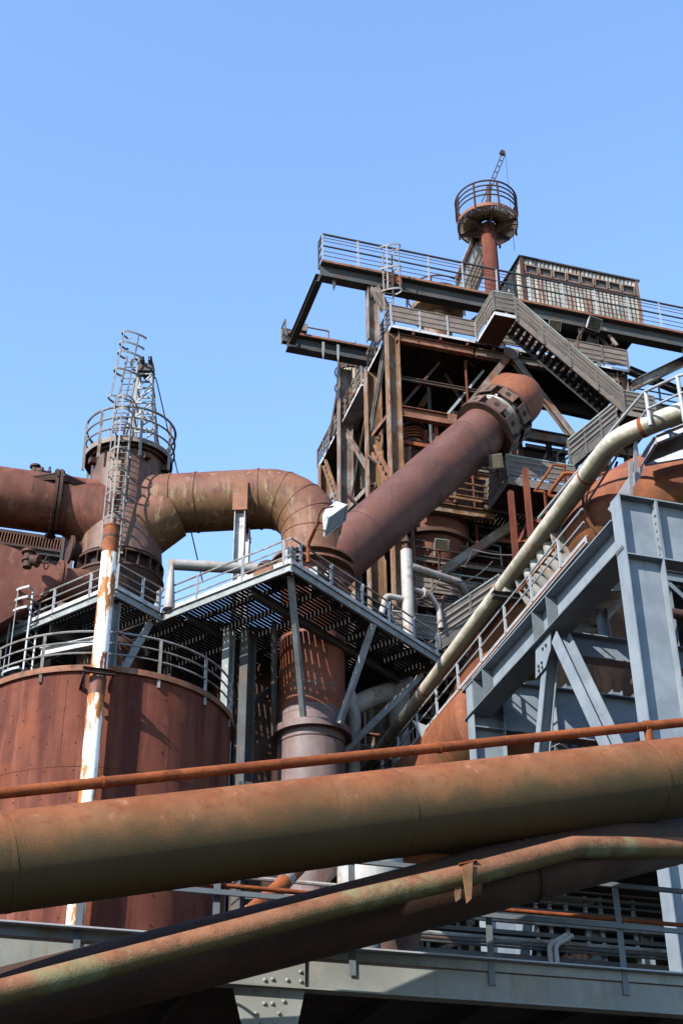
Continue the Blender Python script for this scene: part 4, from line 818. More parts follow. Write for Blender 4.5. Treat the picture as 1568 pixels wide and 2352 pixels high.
# top deck
dk = MB(); dk.plate([(FX+.05, FY+.05, FZ-.06), (XR2, FY+.05, FZ-.06), (XR2, 55.3, FZ-.06), (24.6, 55.0, FZ-.06), (24.6, 65.6, FZ-.06), (FX+.05, 65.6, FZ-.06)], EZ, .12); t.part('top_deck', dk, M['sooty'])
jm = MB()
for i in range(11):
    x = FX+.9+i*1.25; y1 = 65.4 if x < 24.5 else 54.9
    jm.ibeam((x, FY+.5, FZ-.25), (x, y1, FZ-.25), .18, .26, .02, .015)
jo = t.part('deck_joists', jm, M['sooty'])
t.part('edge_beam', MB().ibeam((FX+.35, FY+.30, FZ-.52), (23.1, FY+.30, FZ-.52), .28, .46, .03, .02), M['deckface'])
t.part('edge_beam', MB().ibeam((23.2, FY+.30, FZ-.52), (XR2-.4, FY+.30, FZ-.52), .28, .46, .03, .02), M['tsteel'])
for i in range(9): t.part('edge_bracket', MB().box((FX+1.2+i*1.45, FY+.18, FZ-.2), .10, .24, .16), M['deckface'])
t.part('rim_plate', MB().box(((FX+23.1)/2, FY+.02, FZ-.05), 23.1-FX, .03, .16), M['toe']); t.part('rim_plate', MB().box(((24.4+XR2)/2, FY+.02, FZ-.05), XR2-24.4, .03, .16), M['toe'])
t.part('rim_plate', MB().box((FX+.02, (FY+65.6)/2, FZ-.05), .03, 65.6-FY-.1, .16), M['toe'])
t.part('rear_beam', MB().ibeam((24.7, 54.8, FZ-.75), (XR2, 55.2, FZ-.75), .35, .9, .04, .02), M['sooty'])
for y in (57.5, 62, 65.2): t.part('cross_beam', MB().ibeam((FX+.2, y, FZ-.85), (24.5, y, FZ-.85), .35, .85, .04, .02), M['sooty'])
for a, b in (((FX+.3, FY+.5), (24, 58)), ((24, FY+.5), (FX+.5, 60)), ((25, FY+.4), (31, 55)), ((29, FY+.4), (25, 54.8))): t.part('deck_brace', MB().angle(V((*a, FZ-.45)), V((*b, FZ-.45)), .12, .02), M['sooty'])
# columns
def col(x, y, z0, z1, w_, h, m): return t.part('column', MB().ibeam((x, y, z0), (x, y, z1), w_, h, .05, .03, EX), M[m])
col(FX+.18, FY+.45, 18, FZ-.14, .55, .62, 'tsteel_or'); col(FX+.22, 55.9, 18, FZ-.14, .55, .8, 'tsteel_or'); col(FX-.1, 59.75, 12, 50.6, .55, .75, 'tsteel'); col(FX+.6, 60.4, 16, FZ-.14, .5, .5, 'tsteel'); col(FX+.25, 65.0, 20, FZ-.14, .5, .6, 'tsteel_or')
col(XR2-.35, FY+.4, 30, FZ-.14, .5, .6, 'tsteel'); col(24.4, 65.3, 12, FZ-.2, .5, .6, 'sooty'); col(29.5, 61.5, 12, FZ-2.5, .6, .7, 'steel_dk'); col(24.2, 59.8, 14, 34, .5, .5, 'sooty'); col(31.2, 55.0, 24, FZ-.5, .5, .5, 'steel_dk')
# laced and plain braces of the left face
def laced(p0, p1, w_=.42, m='tsteel_or'):
    p0, p1 = V(p0), V(p1); d, s_, u = frame(p1-p0, EX); o = MB()
    for q in (-1, 1): o.bar(p0+s_*q*w_/2, p1+s_*q*w_/2, .10, .16, EX)
    b = t.part('laced_brace', o, M[m]); n = int((p1-p0).length/.55); o = MB()
    for i in range(n): c = p0+(p1-p0)*((i+.5)/n); o.box(c, .14, w_-.1, .025, (d, s_, u))
    t.part('lacing', o, M[m], b)
LX = FX+.05
def lf(px, py): return aX(px, py, LX)
laced(lf(889, 765), lf(852, 990), .36, 'tsteel'); laced(lf(858, 1032), lf(893, 1100), .42, 'deckface'); laced(lf(745, 1064), lf(775, 1150), .40, 'tsteel_or')
def br(a, b, w_=.22, h=.2, m='tsteel'): return t.part('brace', MB().ibeam(a, b, w_, h, .025, .02, EX), M[m])
br(lf(858, 1000), lf(893, 955), .22, .22, 'deckface'); br(lf(795, 994), lf(851, 1088)); t.part('tie_rod', MB().bar(lf(849, 900), lf(804, 1160), .09, .06), M['tsteel']); br(lf(800, 1172), lf(856, 1112), .3, .26); br(lf(797, 920), lf(770, 1000), .24, .26, 'steel_dk'); br(lf(782, 870), lf(752, 1040), .35, .18, 'steel_dk')
# front beams and the inverted V
bz = 42.62
def fb_(x0, x1, z, h, m, y=FY+.3): return t.part('front_beam', MB().ibeam((x0, y, z), (x1, y, z), .32, h, .035, .025), M[m])
fb_(FX+.5, 22.2, bz, .62, 'deckface'); fb_(22.25, 31.4, bz, .62, 'tsteel')
nd_ = aY(1170, 815, FY+.2)
for px, py in ((1052, 962), (1318, 1008)):
    b = aY(px, py, FY+.2); t.part('front_brace', MB().ibeam(nd_, b, .34, .32, .035, .03, EY), M['tsteel'])
t.part('node_plate', MB().plate([nd_+V((-.4, -.2, .25)), nd_+V((.4, -.2, .25)), nd_+V((.4, -.2, -.15)), nd_+V((.15, -.2, -.4)), nd_+V((-.15, -.2, -.4)), nd_+V((-.4, -.2, -.15))], EY, .04), M['tsteel'])
for px, py in ((1050, 965),): q = aY(px, py, FY-.0); t.part('node_plate', MB().plate([q+V((-.5, 0, .28)), q+V((.3, 0, .28)), q+V((.3, 0, -.28)), q+V((-.5, 0, -.28))], EY, .03), M['deckface'])
for a, b, m in (((910, 1030), (950, 975), 'deckface'), ((1000, 880), (965, 935), 'tsteel'), ((1020, 890), (1050, 930), 'steel_dk')):
    t.part('inner_brace', MB().ibeam(aY(*a, 56.5), aY(*b, 56.5), .3, .3, .03, .025, EY), M[m])
# inner beams and half decks
for z, y in ((44.8, 57), (43.2, 61), (40.6, 58), (38.5, 64), (45.2, 64)): t.part('inner_beam', MB().ibeam((FX+.4, y, z), (30 if y < 60 else 24.4, y, z), .4, .7, .04, .03), M['sooty'])
t.part('inner_deck', MB().box((21.4, 62, 40.1), 5.6, 7, .12), M['sooty']); t.part('inner_deck', MB().box((21.6, 60.5, 33.9), 6, 9.5, .12), M['sooty'])
t.part('inner_deck', MB().box((27, 58, 28), 14, 11, .12), M['sooty'])
for y in (56, 59.5, 63.5): t.part('inner_beam', MB().ibeam((FX+.3, y, 39.7), (24, y, 39.7), .3, .6, .03, .02), M['sooty'])
# right-hand frames
t.part('lattice_brace', MB().ibeam(aY(1443, 850, 55), aY(1600, 915, 55), .35, .4, .03, .025), M['steel_dk'])
t.part('lattice_brace', MB().ibeam(aY(1446, 889, 54), aY(1600, 815, 54), .35, .5, .03, .025), M['tsteel'])
a_, b_ = aY(1354, 745, FY+1.3), aY(1410, 795, FY+1.0)
t.part('girder_support', MB().ibeam(V((a_.x, a_.y, FZ)), V((a_.x, a_.y, 50.6)), .45, .5, .04, .03, EX), M['panel_gr']); laced(a_+EZ*.6, b_-EZ*.2, .55, 'tsteel')
t.part('girder_support', MB().ibeam((17.95, FY+.9, FZ-.5), (17.95, FY+.9, 50.6), .45, .6, .04, .03, EX), M['tsteel']); br(aY(858, 660, FY+.6), aY(886, 712, FY+.6), .4, .4)
t.part('roof_brace', MB().ibeam(aY(1060, 760, 56), aY(1110, 720, 56), .3, .3, .03, .02), M['steel_dk'])
# rails of the top deck
railing(t, [(FX+.04, FY+.02, FZ), (23.15, FY+.02, FZ)], M['panel'], h=1.3, rails=(.32, .62, .95, 1.3), rr=.04, sp=1.45, pw=.09, panel=(.3, 1.25), panel_m=M['panel'], post_m=M['galv'])
railing(t, [(24.45, FY+.02, FZ), (XR2, FY+.02, FZ)], M['panel'], h=1.3, rails=(.32, .62, .95, 1.3), rr=.045, sp=1.5, pw=.09, panel=(.2, 1.25), panel_m=M['panel'], post_m=M['panel_gr'])
railing(t, [(FX+.02, FY+.06, FZ), (FX+.02, 56, FZ)], M['panel'], h=1.25, rails=(.35, .65, .95, 1.25), rr=.045, sp=1.3, pw=.09, post_m=M['tsteel'])
railing(t, [(FX-.25, 56.3, FZ-.75), (FX-.25, 60.2, FZ-.75)], M['tsteel'], h=1.2, rails=(.4, .8, 1.2), rr=.045, sp=1.0, pw=.09)
t.part('side_gangway', MB().box((FX+.15, 58.3, FZ-.85), .9, 4.2, .12), M['toe'])
railing(t, [(FX-.02, 60.6, FZ-.05), (FX-.02, 65.4, FZ-.05)], M['tsteel'], h=1.2, rails=(.35, .65, .95, 1.2), rr=.045, sp=1.2, pw=.09)
# ------------------------------------------------------------------ crane runway on top
def runway(label, y, x0, x1):
    t = Thing('crane_girder', label, 'girder', (x0, y, 50.65), 'crane runway girders')
    t.part('web', MB().ibeam((x0, y, 51.1), (x1, y, 51.1), .55, .92, .05, .03), M['steel_dk'])
    t.part('top_edge', MB().box(((x0+x1)/2, y-.30, 51.60), x1-x0, .08, .14), M['deckface'])
    return t
t = runway('long dark front runway girder with a tall five-bar railing against the sky', 53.0, 15.15, 46)
railing(t, [(15.2, 52.72, 51.6), (46, 52.72, 51.6)], M['steel_dk'], h=1.85, rails=(1.05, 1.85), rr=.05, sp=1.98, pw=.085, post_m=M['galv'])
t.part('thin_rails', MB().tube([(15.2, 52.72, 52.0), (46, 52.72, 52.0)], .022, 5).tube([(15.2, 52.72, 52.3), (46, 52.72, 52.3)], .022, 5).tube([(15.2, 52.72, 53.0), (46, 52.72, 53.0)], .022, 5).tube([(15.2, 52.72, 53.22), (46, 52.72, 53.22)], .022, 5), M['deckface'])
railing(t, [(15.2, 52.75, 51.6), (15.2, 53.4, 51.6)], M['steel_dk'], h=1.85, rails=(.5, 1.05, 1.5, 1.85), rr=.04, sp=.7, pw=.085)
t.part('walk_plate', MB().box((30.6, 52.95, 51.63), 30.8, .5, .03), M['sooty'])
for px in (765, 850, 1318, 1544): 
    x = aY(px, 680, 53).x; t.part('rail_clip', MB().plate([(x-.10, 52.9, 50.7), (x+.10, 52.9, 50.7), (x+.09, 52.9, 50.2), (x, 52.9, 49.85), (x-.05, 52.9, 50.2)], EY, .06), M['steel_dk'])
t.part('sign_plate', MB().box((aY(905, 660, 52.6).x, 52.62, 51.2), .85, .03, .5), M['hot_rust'])
t = runway('shorter rear runway girder ending left of the tower, held up by a tall double column', 59.0, 15.0, 25)
railing(t, [(15.6, 58.75, 51.68), (17.3, 58.75, 51.68)], M['tsteel'], h=.55, rails=(.55,), rr=.04, sp=1.7, pw=.07)
x = 15.9; t.part('buffer_box', MB().box((15.85, 58.7, 52.0), .35, .4, .5), M['panel'])
for px in (738, 772): 
    x = aY(px, 815, 59).x; t.part('rail_clip', MB().plate([(x-.07, 58.65, 51.3), (x+.07, 58.65, 51.3), (x+.06, 58.65, 50.5), (x, 58.65, 50.1), (x-.06, 58.65, 50.5)], EY, .05), M['plat'])
t = Thing('end_beam', 'dark cross beam tying the free left ends of the two runway girders', 'beam', (15.1, 56, 51))
t.part('web', MB().ibeam((15.2, 53.35, 51.0), (15.2, 58.7, 51.0), .36, .5, .04, .03), M['steel_dk'])
t.part('bumper', MB().box((15.0, 59.1, 51.6), .5, .3, .9), M['steel_dk'])
railing(t, [(14.75, 59.2, 51.1), (14.75, 58.4, 51.1)], M['tsteel'], h=1.1, rails=(.5, 1.1), rr=.04, sp=.8, pw=.08)
lp = aY(893, 715, FY+.35); lp.z = FZ
ladder('short pale caged ladder from the top deck up to the front runway girder', lp, lp+EZ*5.0, EX, M['rail'], .5, (2.4, 5.4), -EY*.55+EX*.5, .40, hoops=[2.4, 3.9, 5.4], sr=.04)
# ------------------------------------------------------------------ corrugated cabin
cx0, cx1, cy0, cy1, cz0, cz1 = 27.0, 34.05, 54.0, 57.4, 52.6, 56.0
t = Thing('crane_cabin', 'weathered corrugated cabin with a band of window openings on the runway', 'cabin', (30.5, 55.6, 51.6))
def corr(mb, a, b, z0, z1, n, out, pit=.24, dep=.06):
    a, b = V(a), V(b); L = (b-a).length; k = int(L/pit*2); d = (b-a).normalized(); vs = []; fs = []
    for i in range(k+1):
        p = a+d*(L*i/k)+out*(dep if i % 2 else 0); vs += [V((p.x, p.y, z0)), V((p.x, p.y, z1))]
    mb.add(vs, [(2*i, 2*i+2, 2*i+3, 2*i+1) for i in range(k)])
    return mb
wb = MB(); corr(wb, (cx0, cy0, 0), (cx1, cy0, 0), cz0, cz1-1.15, 1, -EY); corr(wb, (cx0, cy0, 0), (cx1, cy0, 0), cz1-.5, cz1-.05, 1, -EY); corr(wb, (cx0, cy1, 0), (cx0, cy0, 0), cz0-.6, cz1-.05, 1, -EX); corr(wb, (cx1, cy0, 0), (cx1, cy1, 0), cz0, cz1-.05, 1, EX); corr(wb, (cx1, cy1, 0), (cx0, cy1, 0), cz0, cz1-.05, 1, EY)
t.part('wall', wb, M['cyan'])
t.part('roof', MB().plate([(cx0-.15, cy0-.15, cz1), (cx1+.2, cy0-.15, cz1), (cx1+.2, cy1+.1, cz1+.1), (cx0-.15, cy1+.1, cz1+.1)], EZ, .10), M['steel_dk'])
t.part('corner_post', MB().box((cx0, cy0-.06, (cz0+cz1)/2), .16, .10, cz1-cz0-.1), M['rust_dk']); t.part('corner_post', MB().box((cx1, cy0-.06, (cz0+cz1)/2), .16, .10, cz1-cz0-.1), M['tsteel'])
for i in range(8):
    x0 = cx0+.2+i*(cx1-cx0-.3)/8; x1 = x0+(cx1-cx0-.3)/8-.12; z0, z1_ = cz1-1.12, cz1-.55
    w_ = MB()
    for a, b in (((x0, z0), (x1, z0)), ((x0, z1_), (x1, z1_))): w_.bar((a[0], cy0-.08, a[1]), (b[0], cy0-.08, b[1]), .06, .09)
    for x in (x0, x1): w_.bar((x, cy0-.083, z0+.045), (x, cy0-.083, z1_-.045), .06, .08, EY)
    wo = t.part('window', w_, M['tsteel']); t.part('pane', MB().box(((x0+x1)/2, cy0+.03, (z0+z1_)/2), x1-x0-.06, .02, z1_-z0-.06), M['steel_dk'], wo)
t.part('sill_rail', MB().box(((cx0+cx1)/2, cy0-.09, cz1-1.22), cx1-cx0, .08, .10), M['rust_dk']); t.part('base_beam', MB().ibeam((cx0-.2, cy0+.3, cz0-.4), (cx1+.2, cy0+.3, cz0-.4), .3, .7, .04, .03), M['sooty'])
t.part('floor', MB().box(((cx0+cx1)/2, (cy0+cy1)/2, cz0-.1), cx1-cx0-.1, cy1-cy0-.1, .1), M['sooty'])
# ------------------------------------------------------------------ lookout mast with round gallery and jib
mx, my = 25.18, 54.0
t = Thing('gallery_mast', 'red-brown tube mast with a round railed gallery on top, highest point of the works', 'mast', (mx, my, FZ))
rz = 57.85
t.part('mast_tube', MB().lathe((mx, my, 0), [(.43, FZ), (.42, rz)], 32), M['rust_red'] if 'rust_red' in M else M['tank'])
fm = MB()
for i in range(96):
    a = R(i*360/96); n = V((math.cos(a), math.sin(a), 0)); fm.box(V((mx, my, rz+.04))+n*1.05, 1.2, .075, .02, (n, n.cross(EZ), EZ))
fm.ring((mx, my, 0), 1.0, 1.06, rz+.0, rz+.028, 48); t.part('gallery_floor', fm, M['cream']); t.part('gallery_kerb', MB().ring((mx, my, 0), 1.66, 1.70, rz-.02, rz+.20, 48), M['deckface'])
for a in range(20, 380, 60):
    n = V((math.cos(R(a)), math.sin(R(a)), 0)); t.part('floor_bracket', MB().plate([V((mx, my, rz))+n*.43, V((mx, my, rz))+n*1.64, V((mx, my, rz-.16))+n*1.64, V((mx, my, rz-.75))+n*.43], n.cross(EZ), .05), M['rust_dk'])
rp = arc((mx, my, rz+.07), 1.72, 0, 360, 40)[:-1]
railing(t, rp, M['rust_dk'], h=1.75, rails=(.7, 1.05, 1.4, 1.75), rr=.045, closed=True, posts=[rp[i] for i in range(0, 40, 5)], pw=.10, post_m=M['rust_dk'], drop=.3)
jb = V((mx, my-.2, rz+.1)); jt = aY(1156, 353, my-.2); jm_ = aY(1122, 436, my-.2)
t = Thing('jib_crane', 'thin dark lattice jib leaning right above the round gallery', 'crane', jb)
sd3 = (jt-jm_).normalized().cross(EY)
t.part('post', MB().tube([jb, jm_+EZ*.25], .14, 12), M['rust_dk'])
for q in (-.10, .10): t.part('boom_chord', MB().bar(jm_-(jt-jm_)*.35+sd3*q, jt+sd3*q, .06, .06), M['steel_dk'])
for i in range(7): p = jm_+(jt-jm_)*(i/6.2); t.part('boom_batten', MB().bar(p-sd3*.12, p+sd3*.12, .04, .05), M['steel_dk'])
t.part('head_sheave', MB().tube([jt+sd3*.1+EY*.1, jt+sd3*.1-EY*.1], .16, 12), M['rust_dk'])
fo = jb+V((-.7, 0, 0)); t.part('winch_frame', MB().bar(fo, fo+EZ*.95, .10, .10).bar(fo+EZ*.95, jb+EZ*1.1, .10, .10).bar(fo+EZ*.1, jb+EZ*1.7, .10, .10).bar(fo+V((-.45, 0, 0)), fo+V((-.45, 0, .7)), .09, .09).bar(fo+V((-.45, 0, .7)), fo+EZ*.7, .09, .09), M['rust_dk'])
t = Thing('hoist_rope', 'hair-thin rope hanging from the jib tip past the round gallery', 'rope', jt-EZ*8)
t.part('strand', MB().tube([jt+RT*.1, jt+RT*.1-EZ*7.6], .016, 5), M['steel_dk'])
# stairs helper
def stair(label, lo, hi, wdir, width, m_side, rail_h=1.25, panel=True, sp=1.6, rails=(.4, .7, 1.0, 1.3), grp='walkways and stairs', tread_m='grate', rail_m='panel', top_m='green_rail', depth=.34):
    lo, hi, wd = V(lo), V(hi), V(wdir).normalized()*width
    t = Thing('stair_flight', label, 'stairs', lo, grp)
    t.part('stringer', MB().bar(lo, hi, .05, depth), M[m_side]); t.part('stringer', MB().bar(lo+wd, hi+wd, .05, depth), M['steel_dk'])
    n = max(4, int(abs(hi.z-lo.z)/.24)); run = V((hi.x-lo.x, hi.y-lo.y, 0)).normalized()
    me = MB().box((wd*.5), .26, width-.06, .045, (run, wd.normalized(), EZ)).mesh('tread'); me.materials.append(M[tread_m])
    for i in range(n): t.dup('tread', me, lo+(hi-lo)*((i+.5)/n)+EZ*.02, t.o)
    ro = railing(t, [lo-wd*.03+EZ*.1, hi-wd*.03+EZ*.1], M[rail_m], h=rail_h, rails=rails[:-1], rr=.055, sp=sp, pw=.10, panel=(.15, rail_h-.05) if panel else None, panel_m=M['panel_gr'], post_m=M['panel_gr'], drop=.3)
    t.part('handrail', MB().tube([lo-wd*.03+EZ*(.1+rail_h), hi-wd*.03+EZ*(.1+rail_h)], .05, 8), M[top_m], ro)
    railing(t, [lo+wd*1.03+EZ*.1, hi+wd*1.03+EZ*.1], M[rail_m], h=rail_h, rails=(.6, rail_h), rr=.05, sp=sp*1.5, pw=.09)
    return t
def landing(label, pts, th, m_edge, open_sides, rail_h=1.3, panel=True, grp='walkways and stairs', bottom='rust_dk', rails=(.35, .65, .95), sp=1.5, edge_h=.3):
    pts = [V(p) for p in pts]; t = Thing('stair_landing', label, 'landing', pts[0], grp)
    t.part('floor', MB().plate([p-EZ*.1 for p in pts], EZ, .10), M[bottom])
    for a, b in zip(pts, pts[1:]+pts[:1]): t.part('edge_plate', MB().bar(a-EZ*.05, b-EZ*.05, .03, edge_h), M[m_edge])
    for sd in open_sides:
        line = [pts[i % len(pts)]+EZ*.1 for i in sd]
        ro = railing(t, line, M['panel'], h=rail_h, rails=rails, rr=.05, sp=sp, pw=.10, panel=(.15, rail_h-.05) if panel else None, panel_m=M['panel_gr'], post_m=M['panel_gr'])
        t.part('handrail', MB().tube([p+EZ*rail_h for p in line], .05, 8), M['green_rail'], ro)
    return t
SY = 49.8
landing('stair landing jutting out from the top deck, its rusty box underside in view', [(23.2, FY-.1, FZ), (23.2, SY, FZ), (24.35, SY, FZ), (24.35, FY-.1, FZ)], .3, 'toe', [(0, 1, 2)], 1.3, edge_h=.2)
stair('long upper stair with panelled sides running down to the right from the top deck', aY(1434, 944, SY), aY(1186, 732, SY), EY, 1.15, 'panel', 1.25, sp=1.65)
p = aY(1434, 944, SY)
landing('mid landing at the foot of the long upper stair, at its right end', [(p.x-.1, SY, p.z-.05), (p.x+1.7, SY, p.z-.05), (p.x+1.7, SY+2.4, p.z-.05), (p.x-.1, SY+2.4, p.z-.05)], .3, 'panel', [(0, 1)], 1.2)
hi2, lo2 = aY(1416, 976, SY+.1), aY(1308, 1066, SY+.1)
stair('middle stair with panelled sides doubling back to the left under the long stair', lo2, hi2, EY, 1.15, 'panel_gr', 1.25, sp=1.4)
p = aY(1164, 1106, SY-.1); z_ = 37.75
landing('lower landing with pale green handrail at the foot of the middle stair', [(23.15, SY-.1, z_), (26.55, SY-.1, z_), (26.55, SY+2.3, z_), (23.15, SY+2.3, z_)], .3, 'panel_gr', [(3, 0, 1)], 1.25, edge_h=.45)
# ochre gallery
t = Thing('ochre_gallery', 'ochre painted gallery with thin bars and open grating floor right of the slanting red pipe', 'gallery', (22, 53, 37.4), 'walkways and stairs')
oz = 37.55
t.part('edge_beam', MB().ibeam((19.6, 52.3, oz-.22), (23.5, 52.3, oz-.22), .3, .5, .04, .03), M['tsteel_or']); t.part('rim', MB().box((21.5, 52.05, oz+.35), 4.0, .06, .12), M['tsteel_or'])
gm = MB()
for i in range(34): gm.box((19.6+i*.20, 54.6, oz+.1), .13, 4.8, .04)
t.part('grating', gm, M['grate'])
for y in (53.4, 54.8, 56.2): t.part('joist', MB().ibeam((19.5, y, oz-.12), (26.2, y, oz-.12), .14, .3, .02, .015), M['sooty'])
railing(t, [(19.7, 52.1, oz+.1), (23.2, 52.1, oz+.1)], M['tsteel_or'], h=1.15, rails=(.45, .8, 1.15), rr=.045, sp=1.7, pw=.10)
railing(t, [(23.2, 52.1, oz+.1), (23.2, 50.0, oz+.1)], M['tsteel_or'], h=1.15, rails=(.6, 1.15), rr=.04, sp=1.0, pw=.09)
# lower decks
t = Thing('lower_gallery', 'dim gallery with slatted panels behind the pale branch pipe', 'gallery', (21, 53, 33), 'walkways and stairs')
t.part('floor', MB().box((21.6, 54.5, 32.95), 5.6, 3.2, .12), M['sooty']); t.part('edge_beam', MB().ibeam((18.8, 52.95, 32.55), (24.5, 52.95, 32.55), .25, .5, .03, .02), M['panel'])
ro = railing(t, [(19.1, 52.95, 33.0), (24.4, 52.95, 33.0)], M['panel'], h=1.25, rails=(.35, .65, .95), rr=.055, sp=1.35, pw=.10, panel=(.15, 1.0), panel_m=M['panel'])
t.part('handrail', MB().tube([(19.1, 52.93, 34.25), (24.4, 52.93, 34.25)], .05, 8), M['green_rail'], ro)
t = Thing('under_gallery', 'dark lower gallery with thin rails under the slatted one', 'gallery', (21, 54, 30.5), 'walkways and stairs')
t.part('floor', MB().box((21, 56, 30.4), 7, 5, .12), M['sooty']); t.part('edge_beam', MB().ibeam((17.6, 53.5, 30.25), (24.6, 53.5, 30.25), .25, .4, .03, .02), M['steel_dk'])
railing(t, [(17.8, 53.5, 30.5), (24.4, 53.5, 30.5)], M['steel_dk'], h=1.1, rails=(.3, .6, .85, 1.1), rr=.04, sp=1.3, pw=.09)
stair('lower stair with grey-green panelled side rising to the right behind the cream pipe', aY(1008, 1484, 49.6), aY(1150, 1388, 49.6), EY, 1.1, 'panel_gr', 1.35, sp=1.6, top_m='rail')
p = aY(1008, 1484, 49.6)
landing('small landing with weathered panels at the foot of the lower stair', [(p.x-2.0, 49.6, p.z), (p.x+.1, 49.6, p.z), (p.x+.1, 51, p.z), (p.x-2.0, 51, p.z)], .3, 'panel_gr', [(3, 0, 1)], 1.25)
br_a, br_b = aY(1012, 1316, 52.6), aY(1182, 1202, 52.6)
t = Thing('diagonal_brace', 'pale rusty diagonal brace running up to the right under the ochre gallery', 'brace', br_a)
t.part('section', MB().ibeam(br_a, br_b, .4, .46, .04, .03, EY), M['tsteel'])
# vertical brown stair behind the mast
hi = V((25.0, 55.2, 57.6)); lo = V((23.4, 54.6, 51.7))
lo = aY(1050, 672, 54.4); hi = aY(1098, 560, 54.9)
t = stair('steep pale-backed stair beside the red-brown mast up to the round gallery', lo, hi, (EY*.3-EX*.1+EX*.9), .95, 'toe', 1.1, panel=False, sp=1.3, rails=(.4, .75, 1.1), rail_m='rust_dk', top_m='rail', tread_m='cream')
t.part('back_plate', MB().plate([lo+V((.03, .02, -.25)), hi+V((.03, .02, -.25)), hi+V((.8, .3, -.25)), lo+V((.8, .3, -.25))], V((.1, -1, .3)), .03), M['cream'])
# second round gallery peeping over the deck rail
t = Thing('bell_gallery', 'small round ochre gallery peeping above the top deck railing left of the mast', 'gallery', (23.2, 58.5, FZ), 'walkways and stairs')
c = aY(1003, 720, 58.0); t.part('drum', MB().lathe((c.x, 58.0, 0), [(.8, FZ), (.8, c.z-.4), (1.5, c.z-.1), (1.5, c.z+.25)], 40), M['tsteel_or'])
rp = arc((c.x, 58.0, c.z+.25), 1.7, 0, 360, 30)[:-1]; railing(t, rp, M['rust_dk'], h=1.1, rails=(.55, 1.1), rr=.04, closed=True, posts=rp[::5], pw=.09)
# ------------------------------------------------------------------ slanting gas downcomer
q0, q1 = V((12.6, 49.55, 27.6)), V((24.1, 49.85, 43.0)); q0 = q1+(V((16.8, 49.5, 33.1))-q1)*1.55
q1 = aY(1168, 940, 49.75); q0 = aY(870, 1200, 49.55); qd = q0-q1; q0 = q1+qd*1.42; qd = -qd.normalized(); DR = 1.19
t = Thing('gas_downcomer', 'great slanting red-brown gas pipe with a pale ringed joint near its upper elbow', 'pipe', q0)
end = V((24.6, 58.5, 45.2))
pts = bend([q0, q1+qd*1.1, V((24.6, 53.5, 44.6)), end], 2.6, 9)
ue = aY(1128, 902, 57.2)
pts = bend([q1-qd*.3, q1+qd*.95, ue, ue-EZ*6], 1.6, 8)
body = t.part('pipe_body', MB().tube([q0, q1-qd*.3], DR, 56), M['diag']); t.part('upper_elbow', MB().tube(pts, DR+.004, 56), M['elbow_or'])
for k in (1.2, 5.1, 9.0): t.part('weld_band', MB().ring(q1-qd*(2.1+k), DR-.01, DR+.012, -.02, .02, 56, qd), M['diag'], body)
j0 = q1-qd*2.05; L_ = 1.75
for k, r1, w_ in ((0, .34, .06), (1.62, .34, .06)): t.part('joint_flange', MB().ring(j0+qd*k, DR-.02, DR+r1, -w_, w_, 56, qd), M['rust_dk'], None)
d_, s_, u_ = frame(qd)
for i in range(5): c = j0+qd*(.5+i*.17); t.part('joint_ring', MB().tube([c+s_*((DR+.06)*math.cos(R(a)))+u_*((DR+.06)*math.sin(R(a))) for a in range(0, 360, 8)], .085, 8, closed=True), M['pale2'])
for i in range(8):
    a = R(i*45+12); n = s_*math.cos(a)+u_*math.sin(a); tg = n.cross(qd)
    for k, L2 in ((.35, .62), (1.32, .55)):
        so_ = t.part('strap_plate', MB().box(j0+qd*k+n*(DR+.30), L2, .86, .05, (qd, tg, n)), M['tower'])
        for q in (-1, 1): t.part('strap_rib', MB().box(j0+qd*k+n*(DR+.14)+tg*q*.36, L2, .05, .28, (qd, tg, n)), M['rust_dk'], so_)
        t.part('strap_hole', MB().lathe(j0+qd*k+n*(DR+.315), [(.14, 0), (.14, .02)], 14, n), M['sooty'], so_)
# ------------------------------------------------------------------ furnace body and hoppers
t = Thing('blast_furnace', 'dark bulging furnace vessel in the shade behind the slanting pipe', 'furnace', (25.5, 59, 0))
vt = aY(1200, 1035, 56).z
t.part('shell', MB().lathe((25.6, 58.4, 0), [(4.2, 0), (4.2, 20), (3.6, 28), (2.9, vt-4.5), (2.7, vt-1), (1.6, vt+.6)], 56), M['rust_dk'])
for z in (24, 29, 33): t.part('band', MB().ring((25.6, 58.4, 0), 3.0, 4.1-(z-24)*.12, z, z+.25, 56), M['sooty'])
t = Thing('dust_hopper', 'red-brown conical hopper in shade below the slanting pipe', 'hopper', (20.6, 54.5, 30))
hc = aY(985, 1255, 54.5); t.part('shell', MB().lathe((hc.x, 54.5, 0), [(.6, hc.z-3.2), (1.9, hc.z-.3), (2.0, hc.z+3.5)], 40), M['duct'])
t.part('rim', MB().ring((hc.x, 54.5, 0), 1.88, 2.15, hc.z-.4, hc.z-.2, 40), M['rust_dk'])
t = Thing('bell_drive', 'rusty spring-loaded valve gear standing in a frame left of the slanting pipe', 'valve gear', aY(945, 1050, 53.5))
c = aY(948, 1010, 53.5)
t.part('barrel', MB().lathe((c.x, 53.5, 0), [(.42, c.z-2.2), (.45, c.z-.5), (.6, c.z-.45), (.6, c.z-.3), (.45, c.z-.2), (.5, c.z+.5), (.62, c.z+.55), (.62, c.z+.7)], 24), M['rust_dk'])
for i in range(4): t.part('spring_coil', MB().tube([V((c.x+.55*math.cos(R(a)), 53.5+.55*math.sin(R(a)), c.z-.1+i*.16)) for a in range(0, 360, 20)], .05, 6, closed=True), M['hot_rust'])
for i, j in ((-1, -1), (1, -1), (1, 1), (-1, 1)): t.part('frame_post', MB().box((c.x+i*.95, 53.5+j*.7, c.z+.1), .16, .16, 2.2), M['hot_rust'])
